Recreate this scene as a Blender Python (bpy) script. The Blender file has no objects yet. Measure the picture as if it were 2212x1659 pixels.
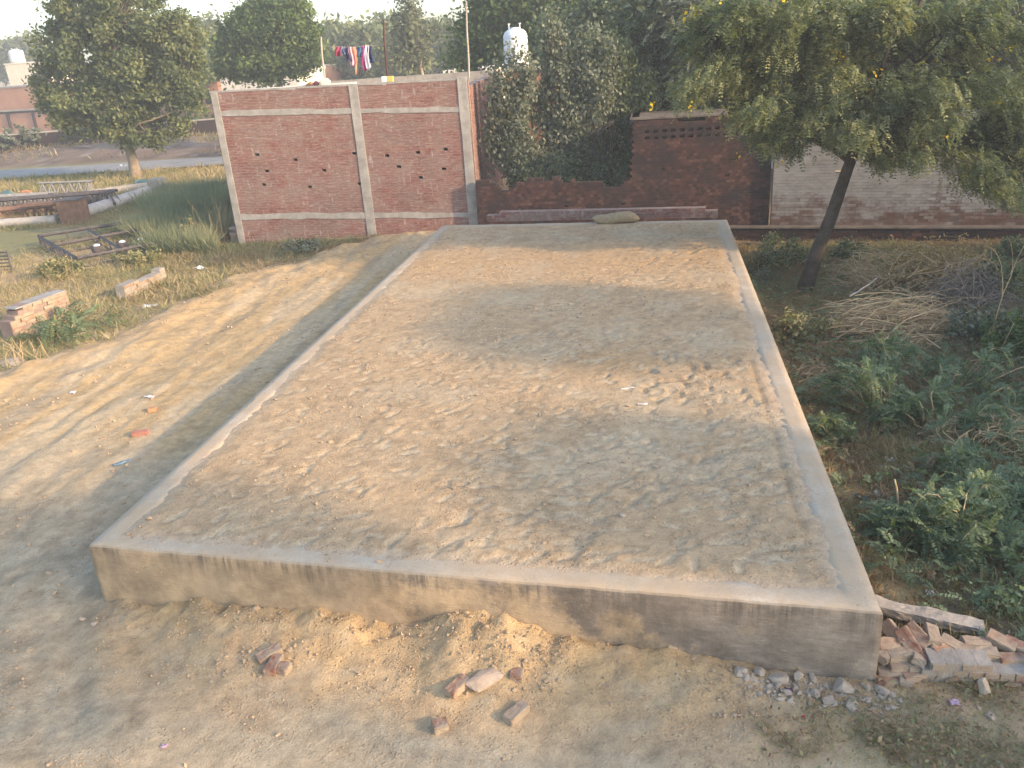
import bpy, bmesh, math, random
import numpy as np
from mathutils import Vector, Matrix
random.seed(7); R = np.random.RandomState(11)
SC = bpy.context.scene; COL = SC.collection
PI = math.pi

# ------------------------------------------------------------------ camera model (metres, +Y along the plinth)
F = 1800.; CX, CY = 1106., 829.5
RHO = math.atan(.071); PITCH = math.atan((829.5-96)*math.cos(RHO)/F)
AZ = math.radians(10.46); H = 5.0
fh = np.array([-math.sin(AZ), math.cos(AZ), 0]); r0 = np.array([math.cos(AZ), math.sin(AZ), 0]); zz = np.array([0, 0, 1.])
fw = fh*math.cos(PITCH)-zz*math.sin(PITCH); up0 = fh*math.sin(PITCH)+zz*math.cos(PITCH)
def ray(x, y):
    dx, dy = x-CX, y-CY
    a = dx*math.cos(RHO)-dy*math.sin(RHO); b = dx*math.sin(RHO)+dy*math.cos(RHO)
    return fw*F+r0*a-up0*b
def gp(x, y, z=0.):                       # survey point on a level z
    d = ray(x, y); t = (z-H)/d[2]; return np.array([0, 0, H])+d*t
def aty(x, y, Y):                         # survey point on a plane Y
    d = ray(x, y); return np.array([0, 0, H])+d*(Y/d[1])
def project(P):
    d = np.array(P, float)-np.array([0, 0, H]); a = d@fw; u = d@r0/a*F; v = -(d@up0)/a*F
    return (CX+u*math.cos(RHO)+v*math.sin(RHO), CY-u*math.sin(RHO)+v*math.cos(RHO))

# ------------------------------------------------------------------ helpers
def tag(o, label=None, cat=None, group=None, kind=None):
    if label: o['label'] = label
    if cat: o['category'] = cat
    if group: o['group'] = group
    if kind: o['kind'] = kind
    return o
def empty(name, loc, label, cat, rz=0, group=None):
    o = bpy.data.objects.new(name, None); COL.objects.link(o); o.location = loc; o.rotation_euler = (0, 0, rz)
    o.empty_display_size = .2
    return tag(o, label, cat, group)
def link(name, me, parent=None, mat=None, loc=None, rot=None, smooth=False):
    if mat is not None and not me.materials: me.materials.append(mat)
    o = bpy.data.objects.new(name, me); COL.objects.link(o)
    if parent is not None: o.parent = parent
    if loc is not None: o.location = loc
    if rot is not None: o.rotation_euler = rot
    if smooth: me.polygons.foreach_set('use_smooth', [True]*len(me.polygons))
    return o
def mesh(name, V, Fs, col=None, rnd=None, mat=None, smooth=False, mats=None, mi=None):
    """V (n,3); Fs (m,k) array of equal sized faces or list of faces"""
    me = bpy.data.meshes.new(name)
    V = np.asarray(V, dtype=np.float32)
    if isinstance(Fs, np.ndarray):
        m, k = Fs.shape
        me.vertices.add(len(V)); me.vertices.foreach_set('co', V.ravel())
        me.loops.add(m*k); me.loops.foreach_set('vertex_index', Fs.astype(np.int32).ravel())
        me.polygons.add(m); me.polygons.foreach_set('loop_start', (np.arange(m)*k).astype(np.int32))
        me.update(calc_edges=True)
    else:
        me.from_pydata([tuple(map(float, v)) for v in V], [], [list(map(int, f)) for f in Fs])
    if rnd is not None:
        a = me.attributes.new('rnd', 'FLOAT', 'POINT'); a.data.foreach_set('value', np.asarray(rnd, np.float32))
    if col is not None:
        a = me.attributes.new('tint', 'FLOAT_COLOR', 'POINT')
        c = np.ones((len(V), 4), np.float32); c[:, :3] = col; a.data.foreach_set('color', c.ravel())
    if mat: me.materials.append(mat)
    me.polygons.foreach_set('use_smooth', [bool(smooth)]*len(me.polygons))
    return me
def sm(a, b, x):
    t = np.clip((x-a)/(b-a), 0, 1); return t*t*(3-2*t)
def vnoise(x, y, seed=0):
    x = np.asarray(x, float); y = np.asarray(y, float)
    xi = np.floor(x).astype(np.int64); yi = np.floor(y).astype(np.int64); fx = x-xi; fy = y-yi
    fx = fx*fx*(3-2*fx); fy = fy*fy*(3-2*fy)
    def h(a, b):
        n = (a*374761393+b*668265263+seed*1442695041) & 0x7fffffff
        n = ((n ^ (n >> 13))*1274126177) & 0x7fffffff
        n = ((n ^ (n >> 16))*668265263) & 0x7fffffff
        return (n & 0xffff)/65535.
    return (h(xi, yi)*(1-fx)+h(xi+1, yi)*fx)*(1-fy)+(h(xi, yi+1)*(1-fx)+h(xi+1, yi+1)*fx)*fy
def fbm(x, y, o=4, seed=0, g=.5):
    s = 0; a = 1; t = 0
    for i in range(o):
        s = s+a*vnoise(x*2**i+i*17.3, y*2**i-i*9.1, seed+i); t += a; a *= g
    return s/t                                    # 0..1
def tubes(paths, k=5, cap=True):
    """paths: list of (pts (n,3), radii (n,))"""
    VV = []; FF = []; o = 0
    for pts, rad in paths:
        pts = np.asarray(pts, float); n = len(pts); rad = np.broadcast_to(rad, (n,))
        tn = np.gradient(pts, axis=0); tn /= np.linalg.norm(tn, axis=1)[:, None]+1e-9
        ref = np.array([0, 0, 1.]) if abs(tn[0][2]) < .9 else np.array([1., 0, 0])
        a = np.cross(tn, ref); a /= np.linalg.norm(a, axis=1)[:, None]+1e-9; b = np.cross(tn, a)
        th = np.arange(k)*2*PI/k
        ring = pts[:, None, :]+rad[:, None, None]*(np.cos(th)[None, :, None]*a[:, None, :]+np.sin(th)[None, :, None]*b[:, None, :])
        VV.append(ring.reshape(-1, 3))
        i = np.arange(n-1)[:, None]*k; j = np.arange(k)[None, :]; j2 = (j+1) % k
        q = np.stack([i+j, i+j2, i+k+j2, i+k+j], -1).reshape(-1, 4)+o
        FF.append(q); o += n*k
    return np.concatenate(VV), np.concatenate(FF)
def boxes(B):
    """B: list of (cx,cy,cz,sx,sy,sz) -> verts, quads"""
    B = np.asarray(B, float); c = B[:, :3]; s = B[:, 3:6]/2
    u = np.array([[-1,-1,-1],[1,-1,-1],[1,1,-1],[-1,1,-1],[-1,-1,1],[1,-1,1],[1,1,1],[-1,1,1]], float)
    V = (c[:, None]+u[None]*s[:, None]).reshape(-1, 3)
    f = np.array([[0,3,2,1],[4,5,6,7],[0,1,5,4],[1,2,6,5],[2,3,7,6],[3,0,4,7]])
    return V, (f[None]+np.arange(len(B))[:, None, None]*8).reshape(-1, 4)
def bar(p, q, w, h=None):                         # square bar as 4-sided tube
    return (np.array([p, q], float), w*.5*1.414)
def bev(me, w, seg=2):
    bm = bmesh.new(); bm.from_mesh(me); bmesh.ops.bevel(bm, geom=bm.edges[:], offset=w, segments=seg, affect='EDGES', profile=.6)
    bm.to_mesh(me); bm.free(); return me
def boxmesh(name, B, mat, w=0):
    V, Fq = boxes(B); me = mesh(name, V, Fq, mat=mat)
    if w: bev(me, w)
    return me
def lathe(prof, n=28):
    V = []; 
    for r, z in prof:
        for i in range(n): V.append((r*math.cos(2*PI*i/n), r*math.sin(2*PI*i/n), z))
    Fq = [[j*n+i, j*n+(i+1) % n, (j+1)*n+(i+1) % n, (j+1)*n+i] for j in range(len(prof)-1) for i in range(n)]
    return np.array(V), np.array(Fq)
def rock_mesh(name, s, mat, seed, cuts=9, sub=3, rough=.05, col=None):
    r = np.random.RandomState(seed); bm = bmesh.new(); bmesh.ops.create_icosphere(bm, subdivisions=sub, radius=1)
    for v in bm.verts:
        p = np.array(v.co)
        for q in range(0): pass
        v.co = p
    N = r.normal(size=(cuts, 3)); N /= np.linalg.norm(N, axis=1)[:, None]; D = r.uniform(.5, .8, cuts)
    for v in bm.verts:
        p = np.array(v.co)
        for n, d in zip(N, D):
            k = p@n-d
            if k > 0: p = p-n*k*.98
        p = p*(1+rough*(math.sin(p[0]*9+seed)*math.sin(p[1]*11)*math.sin(p[2]*8+2)+r.normal()*.25))
        v.co = p*np.array(s)
    me = bpy.data.meshes.new(name); bm.to_mesh(me); bm.free(); me.materials.append(mat); return me

# ------------------------------------------------------------------ materials
def nt(name):
    m = bpy.data.materials.new(name); m.use_nodes = True; t = m.node_tree; t.nodes.clear()
    o = t.nodes.new('ShaderNodeOutputMaterial'); b = t.nodes.new('ShaderNodeBsdfPrincipled')
    t.links.new(b.outputs[0], o.inputs[0]); b.inputs['Specular IOR Level'].default_value = .25
    return m, t, b, o
def N(t, ty, **k):
    n = t.nodes.new(ty)
    for a, v in k.items(): setattr(n, a, v)
    return n
def noise(t, vec, scale, detail=4, rough=.6):
    n = N(t, 'ShaderNodeTexNoise'); n.inputs['Scale'].default_value = scale; n.inputs['Detail'].default_value = detail; n.inputs['Roughness'].default_value = rough
    if vec is not None: t.links.new(vec, n.inputs['Vector'])
    return n.outputs['Fac']
def ramp(t, fac, stops):
    n = N(t, 'ShaderNodeValToRGB'); e = n.color_ramp.elements
    while len(e) < len(stops): e.new(.5)
    for el, (p, c) in zip(e, stops):
        el.position = p; el.color = (*c, 1) if not isinstance(c, (int, float)) else (c, c, c, 1)
    t.links.new(fac, n.inputs[0]); return n.outputs[0]
def mix(t, fac, a, b, mode='MIX'):
    n = N(t, 'ShaderNodeMix', data_type='RGBA', blend_type=mode)
    for s, v in ((0, fac), (6, a), (7, b)):
        if hasattr(v, 'is_linked'): t.links.new(v, n.inputs[s])
        elif isinstance(v, (int, float)): n.inputs[s].default_value = v if s == 0 else (v, v, v, 1)
        else: n.inputs[s].default_value = (*v, 1)
    return n.outputs[2]
def math_(t, op, a, b=0., clamp=False):
    n = N(t, 'ShaderNodeMath', operation=op, use_clamp=clamp)
    for i, v in enumerate((a, b)):
        if hasattr(v, 'is_linked'): t.links.new(v, n.inputs[i])
        else: n.inputs[i].default_value = v
    return n.outputs[0]
def bump(t, b, h, strength, dist=.02):
    n = N(t, 'ShaderNodeBump'); n.inputs['Strength'].default_value = strength; n.inputs['Distance'].default_value = dist
    t.links.new(h, n.inputs['Height']); t.links.new(n.outputs[0], b.inputs['Normal'])
def coord(t, k='Object'): return N(t, 'ShaderNodeTexCoord').outputs[k]
def geo_pos(t): return N(t, 'ShaderNodeNewGeometry').outputs['Position']
def sepz(t, v):
    n = N(t, 'ShaderNodeSeparateXYZ'); t.links.new(v, n.inputs[0]); return n.outputs
def scale_vec(t, v, s):
    n = N(t, 'ShaderNodeMapping'); n.inputs['Scale'].default_value = s; t.links.new(v, n.inputs['Vector']); return n.outputs[0]

def simple(name, c1, c2, scale=6, rough=.85, bs=.3, bd=.01, bscale=None, metal=0, pos=False, spec=.25):
    m, t, b, o = nt(name); v = geo_pos(t) if pos else coord(t)
    f = noise(t, v, scale, 5, .65); c = ramp(t, f, [(.33, c1), (.68, c2)]); t.links.new(c, b.inputs['Base Color'])
    b.inputs['Roughness'].default_value = rough; b.inputs['Metallic'].default_value = metal; b.inputs['Specular IOR Level'].default_value = spec
    if bs: bump(t, b, noise(t, v, bscale or scale*4, 4, .7), bs, bd)
    return m
def tinted(name, rough=.95, s1=9, s2=60, amp=.35, bs=.5, bd=.012, clod=True):
    """albedo from the mesh's own 'tint' attribute, broken up with fine noise"""
    m, t, b, o = nt(name); v = geo_pos(t)
    a = N(t, 'ShaderNodeAttribute', attribute_name='tint').outputs['Color']
    n1 = noise(t, v, s1, 6, .7); n2 = noise(t, v, s2, 3, .6)
    k = ramp(t, math_(t, 'ADD', math_(t, 'MULTIPLY', n1, .6), math_(t, 'MULTIPLY', n2, .4)), [(.3, 1-amp), (.7, 1+amp*.55)])
    c = mix(t, 1., a, k, 'MULTIPLY'); t.links.new(c, b.inputs['Base Color'])
    b.inputs['Roughness'].default_value = rough; b.inputs['Specular IOR Level'].default_value = .1
    h = math_(t, 'ADD', n1, math_(t, 'MULTIPLY', n2, .5))
    if clod:
        vo = N(t, 'ShaderNodeTexVoronoi'); vo.inputs['Scale'].default_value = 26; t.links.new(v, vo.inputs['Vector'])
        gate = ramp(t, noise(t, v, 3.1, 3, .6), [(.45, 0.), (.6, 1.)])
        pb = ramp(t, vo.outputs['Distance'], [(.0, 1.), (.32, 0.)])
        h = math_(t, 'ADD', h, math_(t, 'MULTIPLY', math_(t, 'MULTIPLY', pb, gate), .8))
    bump(t, b, h, bs, bd)
    return m
def brickmat(name, stops, stain, stain_range, sscale=(1, 1, 1.6), mort=None, bs=.5, extra=None, ns=1.3, dirt=None):
    """stops: ramp over per brick random; stain colour laid by noise; mortar smears"""
    m, t, b, o = nt(name); v = coord(t)
    r = N(t, 'ShaderNodeAttribute', attribute_name='rnd').outputs['Fac']
    base = ramp(t, r, stops)
    f1 = noise(t, v, 22, 4, .7); base = mix(t, .5, base, ramp(t, f1, [(.3, .45), (.7, 1.35)]), 'MULTIPLY')
    f2 = noise(t, scale_vec(t, v, sscale), ns, 6, .62)
    st = ramp(t, f2, [(stain_range[0], 0.), (stain_range[1], 1.)])
    c = mix(t, st, base, stain)
    if extra: c = extra(t, v, c, r)
    if dirt:
        z = sepz(t, v)[2]; g = math_(t, 'MULTIPLY', ramp(t, math_(t, 'ADD', math_(t, 'MULTIPLY', z, -1/dirt[1]), math_(t, 'ADD', noise(t, v, 2.5, 4), .5)), [(.5, 0.), (1., 1.)]), .75)
        c = mix(t, g, c, dirt[0])
    t.links.new(c, b.inputs['Base Color']); b.inputs['Roughness'].default_value = .95; b.inputs['Specular IOR Level'].default_value = .12
    bump(t, b, math_(t, 'ADD', noise(t, v, 35, 4, .7), math_(t, 'MULTIPLY', noise(t, v, 9, 3), .6)), bs, .012)
    return m
def leafmat(name, stops, trans=.25, rough=.6, tcol=(1.25, 1.3, .5), spec=.2):
    m, t, b, o = nt(name)
    r = N(t, 'ShaderNodeAttribute', attribute_name='rnd').outputs['Fac']
    c = ramp(t, r, stops); t.links.new(c, b.inputs['Base Color'])
    b.inputs['Roughness'].default_value = rough; b.inputs['Specular IOR Level'].default_value = spec
    tr = N(t, 'ShaderNodeBsdfTranslucent'); t.links.new(mix(t, 1., c, tcol, 'MULTIPLY'), tr.inputs['Color'])
    ms = N(t, 'ShaderNodeMixShader'); ms.inputs[0].default_value = trans
    t.links.new(b.outputs[0], ms.inputs[1]); t.links.new(tr.outputs[0], ms.inputs[2]); t.links.new(ms.outputs[0], o.inputs[0])
    return m

SOIL = np.array([.480, .348, .210]); YEL = np.array([.51, .365, .195]); PALE = np.array([.52, .43, .295]); GREY = np.array([.44, .36, .245]); DKS = np.array([.30, .225, .145])
M = {}
M['ground'] = tinted('ground_soil', amp=.40, bs=1., bd=.016)
M['soil'] = tinted('plinth_soil', s1=9, s2=48, amp=.36, bs=1., bd=.016)
M['clod'] = simple('soil_clods', (.36, .265, .17), (.48, .36, .24), 12, .95, .4, .006, pos=True)
M['road'] = simple('worn_road', (.21, .205, .20), (.31, .30, .285), 1.2, .8, .3, .01, 30, pos=True)

def conc_mat():
    m, t, b, o = nt('plinth_plaster'); v = geo_pos(t); s = sepz(t, v)
    nrm = sepz(t, N(t, 'ShaderNodeNewGeometry').outputs['True Normal'])
    n1 = noise(t, v, 3.0, 6, .68); n2 = noise(t, v, 40, 4, .7); n3 = noise(t, scale_vec(t, v, (1.4, 1, 5)), 4, 4, .6)
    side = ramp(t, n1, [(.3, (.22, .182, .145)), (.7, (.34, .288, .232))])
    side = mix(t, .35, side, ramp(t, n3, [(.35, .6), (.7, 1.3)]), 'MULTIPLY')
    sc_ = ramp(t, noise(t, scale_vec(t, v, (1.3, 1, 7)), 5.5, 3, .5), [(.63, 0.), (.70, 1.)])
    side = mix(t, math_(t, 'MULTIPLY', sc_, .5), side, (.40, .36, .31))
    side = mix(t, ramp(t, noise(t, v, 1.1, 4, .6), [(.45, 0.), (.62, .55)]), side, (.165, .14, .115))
    # vertical drip stains from the top edge
    dr = noise(t, scale_vec(t, v, (9, 1, .35)), 3, 4, .6); zt = ramp(t, math_(t, 'SUBTRACT', .72, s[2]), [(.0, 1.), (.30, 0.)])
    dg = math_(t, 'MULTIPLY', ramp(t, dr, [(.42, 0.), (.60, 1.)]), zt)
    blot = ramp(t, noise(t, v, 1.7, 3), [(.40, 0.), (.58, 1.)])
    # clay smears and orange sunlight, both painted over the left two thirds of the front
    cl = ramp(t, math_(t, 'ADD', math_(t, 'MULTIPLY', s[0], -.13), math_(t, 'ADD', math_(t, 'MULTIPLY', n1, 1.5), math_(t, 'MULTIPLY', s[2], -.35))), [(.62, 0.), (.82, 1.)])
    side = mix(t, math_(t, 'MULTIPLY', cl, .85), side, mix(t, ramp(t, noise(t, v, 1.6, 5, .7), [(.35, 0.), (.65, 1.)]), (.35, .265, .175), (.54, .395, .24)))
    side = mix(t, 1., side, ramp(t, noise(t, v, 2.4, 5, .7), [(.36, .70), (.6, 1.12)]), 'MULTIPLY')
    side = mix(t, math_(t, 'MULTIPLY', math_(t, 'MULTIPLY', dg, blot), .85), side, (.10, .085, .07))
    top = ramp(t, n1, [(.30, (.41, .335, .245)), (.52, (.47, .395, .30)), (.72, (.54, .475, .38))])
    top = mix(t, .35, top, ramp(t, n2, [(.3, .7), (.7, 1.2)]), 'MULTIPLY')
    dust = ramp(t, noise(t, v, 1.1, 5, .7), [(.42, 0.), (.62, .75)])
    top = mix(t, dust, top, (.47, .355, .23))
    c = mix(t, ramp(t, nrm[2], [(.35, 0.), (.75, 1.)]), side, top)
    t.links.new(c, b.inputs['Base Color']); b.inputs['Roughness'].default_value = .92; b.inputs['Specular IOR Level'].default_value = .15
    scr = noise(t, scale_vec(t, v, (2.2, 1, 14)), 3.5, 3, .5)
    bump(t, b, math_(t, 'ADD', math_(t, 'ADD', n2, math_(t, 'MULTIPLY', n3, .9)), math_(t, 'MULTIPLY', scr, .8)), .6, .010)
    return m
M['plaster'] = conc_mat()
M['cement'] = simple('grey_cement', (.24, .225, .205), (.38, .36, .33), 3.5, .92, .4, .01, 30)
M['cementD'] = simple('dusty_cement', (.26, .235, .20), (.40, .36, .31), 5, .95, .6, .015, 30)

def efflo(t, v, c, r):
    big = noise(t, scale_vec(t, v, (1, 1, 1.6)), 1.1, 5, .7)
    c = mix(t, ramp(t, big, [(.42, 0.), (.62, .75)]), c, (.25, .18, .152))
    c = mix(t, ramp(t, noise(t, v, .6, 3, .6), [(.5, 0.), (.68, .5)]), c, (.15, .085, .072))
    thin = noise(t, scale_vec(t, v, (1.1, 1, 16)), 2.2, 4, .6)
    c = mix(t, math_(t, 'MULTIPLY', ramp(t, thin, [(.56, 0.), (.63, 1.)]), .55), c, (.38, .31, .275))
    n = noise(t, scale_vec(t, v, (1.5, 1, 7)), 4.5, 5, .65)
    z = sepz(t, v)
    low = ramp(t, z[2], [(.0, 1.), (.55, .35)])
    k = math_(t, 'MULTIPLY', ramp(t, n, [(.52, 0.), (.66, 1.)]), .6)
    c = mix(t, k, c, (.42, .37, .33))
    sp = noise(t, scale_vec(t, v, (3.4, 1, .8)), 2.6, 4, .6)
    return mix(t, math_(t, 'MULTIPLY', ramp(t, sp, [(.60, 0.), (.68, 1.)]), .5), c, (.47, .44, .41))
M['brick'] = brickmat('fired_brick', [(0, (.185, .068, .056)), (.5, (.235, .088, .072)), (.9, (.265, .110, .090)), (1, (.30, .175, .145))],
                      (.27, .185, .155), (.42, .80), extra=efflo, bs=.35)
M['mortar'] = simple('mortar', (.23, .165, .14), (.32, .245, .21), 5, .95, .5, .01, 40)
M['oldbrick'] = brickmat('old_brick', [(0, (.050, .032, .030)), (.4, (.078, .042, .037)), (.75, (.105, .052, .044)), (1, (.15, .085, .070))],
                         (.042, .034, .034), (.44, .62), ns=.9)
M['oldmortar'] = simple('old_mortar', (.035, .028, .024), (.08, .062, .052), 6, .95, .4, .01, 40)
M['loosebrick'] = brickmat('dusty_brick', [(0, (.29, .12, .08)), (.3, (.29, .165, .115)), (.6, (.31, .23, .175)), (1, (.37, .31, .24))],
                           (.36, .295, .22), (.36, .58), ns=6, sscale=(1, 1, 1))
def wash(t, v, c, r):
    z = sepz(t, v)
    n = noise(t, scale_vec(t, v, (1, 1, 1.8)), 1.3, 6, .7); nb = noise(t, v, 7, 4, .7)
    k = math_(t, 'ADD', math_(t, 'MULTIPLY', z[2], .42), math_(t, 'ADD', math_(t, 'MULTIPLY', n, 1.2), math_(t, 'MULTIPLY', r, .20)))
    k = math_(t, 'ADD', k, math_(t, 'MULTIPLY', nb, .3))
    w = ramp(t, math_(t, 'MULTIPLY', k, .6), [(.53, 0.), (.69, 1.)])
    wc = mix(t, ramp(t, noise(t, scale_vec(t, v, (1, 1, 2.5)), 2.2, 5, .7), [(.35, 0.), (.7, 1.)]), (.40, .375, .345), (.25, .225, .20))
    return mix(t, w, c, wc)
M['whitewash'] = brickmat('flaking_whitewash', [(0, (.13, .075, .062)), (.5, (.185, .105, .085)), (1, (.25, .17, .14))], (.22, .175, .145), (.42, .7), extra=wash)
M['bark'] = simple('dark_bark', (.045, .036, .030), (.10, .080, .062), 7, .95, .9, .03, 18)
M['bark2'] = simple('pale_bark', (.20, .155, .11), (.36, .29, .21), 5, .9, .5, .02, 20)
M['greytwig'] = simple('grey_twigs', (.20, .16, .125), (.34, .28, .225), 9, .9, .2)
M['darkcement'] = simple('blackened_cement', (.09, .075, .062), (.19, .16, .13), 3, .95, .5, .01, 20)
M['twig'] = simple('dry_twig', (.44, .31, .17), (.66, .49, .29), 9, .9, .2)
M['paletwig'] = simple('peeled_stick', (.42, .36, .28), (.60, .54, .44), 9, .8, .2)
M['white'] = simple('white_plastic', (.68, .70, .72), (.80, .81, .82), 2, .5, .05)
M['cream'] = simple('cream_render', (.58, .50, .38), (.70, .62, .50), 1.5, .9, .2)
M['whitewall'] = simple('white_render', (.62, .56, .48), (.76, .70, .62), 1.5, .9, .2)
M['rust'] = simple('rusty_steel', (.14, .075, .05), (.24, .15, .105), 5, .85, .5, .01, 30)
M['steel'] = simple('old_painted_steel', (.24, .225, .20), (.38, .36, .33), 8, .75, .3)
M['dsteel'] = simple('dark_steel', (.065, .06, .065), (.13, .115, .11), 8, .8, .3)
M['pipe'] = simple('concrete_pole', (.34, .31, .285), (.48, .45, .42), 4, .9, .3)
M['orangeb'] = simple('orange_brick_far', (.33, .165, .105), (.45, .25, .165), .6, .95, .3, .02, 8)
M['darkwood'] = simple('dark_post', (.06, .03, .028), (.11, .05, .045), 8, .8, .3)
M['bamboo'] = simple('weathered_bamboo', (.33, .30, .24), (.45, .41, .34), 8, .8, .2)
M['stone'] = simple('dusty_stone', (.33, .255, .195), (.46, .375, .295), 9, .95, .6, .008, 40)
M['greystone'] = simple('grey_rubble', (.33, .275, .22), (.46, .395, .32), 9, .95, .6, .008, 40)
M['straw'] = simple('straw', (.27, .205, .12), (.40, .31, .19), 20, .95, .8, .02, 60)
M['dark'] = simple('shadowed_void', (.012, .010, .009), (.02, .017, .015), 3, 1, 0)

L = {}
L['olive'] = leafmat('olive_leaves', [(0, (.070, .098, .048)), (.5, (.145, .175, .080)), (1, (.24, .255, .125))], .3)
L['green'] = leafmat('green_leaves', [(0, (.050, .088, .034)), (.5, (.10, .155, .055)), (1, (.19, .235, .08))], .32)
L['far'] = leafmat('far_leaves', [(0, (.07, .095, .042)), (.5, (.13, .155, .062)), (1, (.21, .22, .09))], .3)
L['pale'] = leafmat('pale_leaves', [(0, (.075, .095, .052)), (.5, (.12, .14, .075)), (1, (.18, .19, .11))])
L['grove'] = leafmat('grove_leaves', [(0, (.050, .078, .048)), (.5, (.125, .165, .095)), (1, (.24, .265, .15))], .32)
L['acacia'] = leafmat('acacia_leaves', [(0, (.065, .092, .052)), (.35, (.135, .170, .090)), (.65, (.215, .240, .125)), (1, (.36, .355, .18))], .35)
L['dusty'] = leafmat('dusty_leaves', [(0, (.085, .110, .085)), (.5, (.165, .19, .145)), (1, (.29, .305, .24))], .32)
L['dusty2'] = leafmat('pale_dusty_leaves', [(0, (.16, .19, .12)), (.5, (.22, .245, .16)), (1, (.32, .31, .20))], .3)
L['verge'] = leafmat('verge_leaves', [(0, (.14, .16, .07)), (.35, (.24, .23, .105)), (.6, (.35, .28, .155)), (1, (.44, .36, .22))])
L['mesq'] = leafmat('mesquite_leaves', [(0, (.125, .170, .098)), (.5, (.195, .255, .150)), (.85, (.26, .32, .185)), (1, (.36, .39, .14))], .32)
L['dry'] = leafmat('dry_leaves', [(0, (.27, .19, .10)), (.5, (.43, .32, .17)), (1, (.58, .46, .27))])
L['drygrass'] = leafmat('dry_grass', [(0, (.28, .205, .115)), (.5, (.42, .325, .19)), (1, (.56, .46, .30))])
L['weed'] = leafmat('weeds', [(0, (.14, .17, .075)), (.4, (.20, .22, .095)), (.65, (.29, .26, .135)), (1, (.42, .35, .21))])
L['scrub'] = leafmat('scrub', [(0, (.19, .128, .080)), (.4, (.30, .21, .13)), (.65, (.22, .215, .11)), (.8, (.22, .25, .125)), (1, (.46, .35, .21))])
L['flower'] = leafmat('yellow_flowers', [(0, (.62, .42, .02)), (1, (.75, .55, .04))])

# ------------------------------------------------------------------ ground
PA, PB, PC, PD = np.array([-5.52, 6.24]), np.array([1.77, 5.70]), np.array([1.77, 20.90]), np.array([-5.52, 21.40])
PH = .70
def yfront(x): return 6.24+(x+5.52)*(-.54/7.29)
def gh(x, y):
    """ground height"""
    x = np.asarray(x, float); y = np.asarray(y, float)
    near = 1-sm(35, 70, np.hypot(x, y))
    h = (fbm(x*.35, y*.35, 4, 3)-.5)*.16*near+(fbm(x*2.2, y*2.2, 4, 5)-.5)*.045*near
    # right-hand lot is lower and rough
    rl = sm(1.7, 2.3, x)*sm(5.9, 7.2, y)
    h = h-rl*(.40*sm(7, 14, y))+rl*(fbm(x*1.1, y*1.1, 4, 9)-.5)*.22
    # clay tipped along the left of the plinth
    b = leftline(x, y)
    lf = sm(-.35, .5, b)*sm(-5.0, -6.0, x)*sm(5.5, 9, y)*(1-sm(23, 24.5, y))
    h = h+lf*(.07+.20*(sm(0, .9, b)-sm(.9, 3.2, b))*fbm(x*1.3, y*1.3, 3, 21))
    rut = fbm(x*2.6+y*.12, y*.33, 4, 31)
    h = h+lf*(rut-.5)*.10+lf*(fbm(x*6, y*3.5, 3, 37)-.5)*.04
    # wheel ruts curving over the bottom left
    rad = np.hypot(x-3.0, y-11.5); z2 = sm(-3.0, -5.2, x)*(1-sm(7, 9.5, y))
    h = h+z2*(fbm(rad*3.1, np.arctan2(y-11.5, x-3.0)*2.0, 3, 41)-.5)*.13
    tr = fbm(rad*14, np.arctan2(y-11.5, x-3.0)*60, 2, 43)
    h = h+z2*(tr-.5)*.030
    # loose clay banked up against the front of the plinth
    xs = [-6.0, -5.5, -5.1, -4.3, -3.6, -3.0, -2.4, -2.0, -1.75, -1.3, -.95, -.6, -.2, .2, .6, 1.0, 1.4, 9]
    bh = [0, 0, .11, .17, .16, .19, .12, .20, .34, .36, .22, .14, .12, .14, .09, .03, 0, 0]
    d = yfront(x)-y; k = np.interp(x, xs, bh)
    wob = .26+.30*fbm(x*2.1, y*.3, 2, 51)
    pr = np.where(d > -.4, np.exp(-(np.clip(d, 0, 9)/wob)**1.6), 0)
    h = h+k*pr*(.72+.55*fbm(x*5.5, y*5.5, 3, 53))+pr*(k > .02)*((fbm(x*9, y*9, 4, 55, .7)-.5)*.17)
    h = h+.05*np.exp(-(np.clip(d-.55, -9, 9)/.6)**2)*sm(-4.5, -3.5, x)*(1-sm(.8, 1.6, x))*(fbm(x*7, y*7, 3, 57))
    # tipped rubble beyond the road
    rb = sm(47.2, 50.5, y-.06*(x+30))*(1-sm(66, 72, y))*(1-sm(-6, 4, x))
    h = h+rb*(.15+.75*fbm(x*.35, y*.35, 4, 61, .65))
    far = sm(75, 130, y); h = h+far*.4
    return h
def leftline(x, y):
    """signed distance (about) inside the clay area left of the plinth; >0 inside"""
    yy = [5, 9, 11, 12.3, 14.4, 16.4, 18.3, 20.3, 22.4, 24, 30]
    xx = [-16, -16, -14.2, -12.3, -11.3, -11.0, -10.7, -9.9, -8.7, -7.5, -7]
    return x-np.interp(y, yy, xx)+(fbm(x*.8, y*.8, 4, 71)-.5)*1.5
def axis(lo, a, b, hi, st, mid, grow):
    p = list(np.arange(a, b, st)); s = st; q = []
    x = p[-1]
    while x < hi: s = min(s*grow, mid if abs(x) < 75 else 1e9); x += s; q.append(x)
    s = st; x = p[0]; w = []
    while x > lo: s = min(s*grow, mid if abs(x) < 75 else 1e9); x -= s; w.append(x)
    return np.array(w[::-1]+p+q)
gx = axis(-1600, -15.5, 8.5, 1600, .062, .55, 1.04); gy = axis(-1600, 3.9, 24.5, 2600, .062, .45, 1.04)
X, Y = np.meshgrid(gx, gy); x = X.ravel(); y = Y.ravel(); z = gh(x, y)
inside = (x > -5.35) & (x < 1.6) & (y > yfront(x)+.25) & (y < 20.7); z = np.where(inside, -.2, z)
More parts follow.
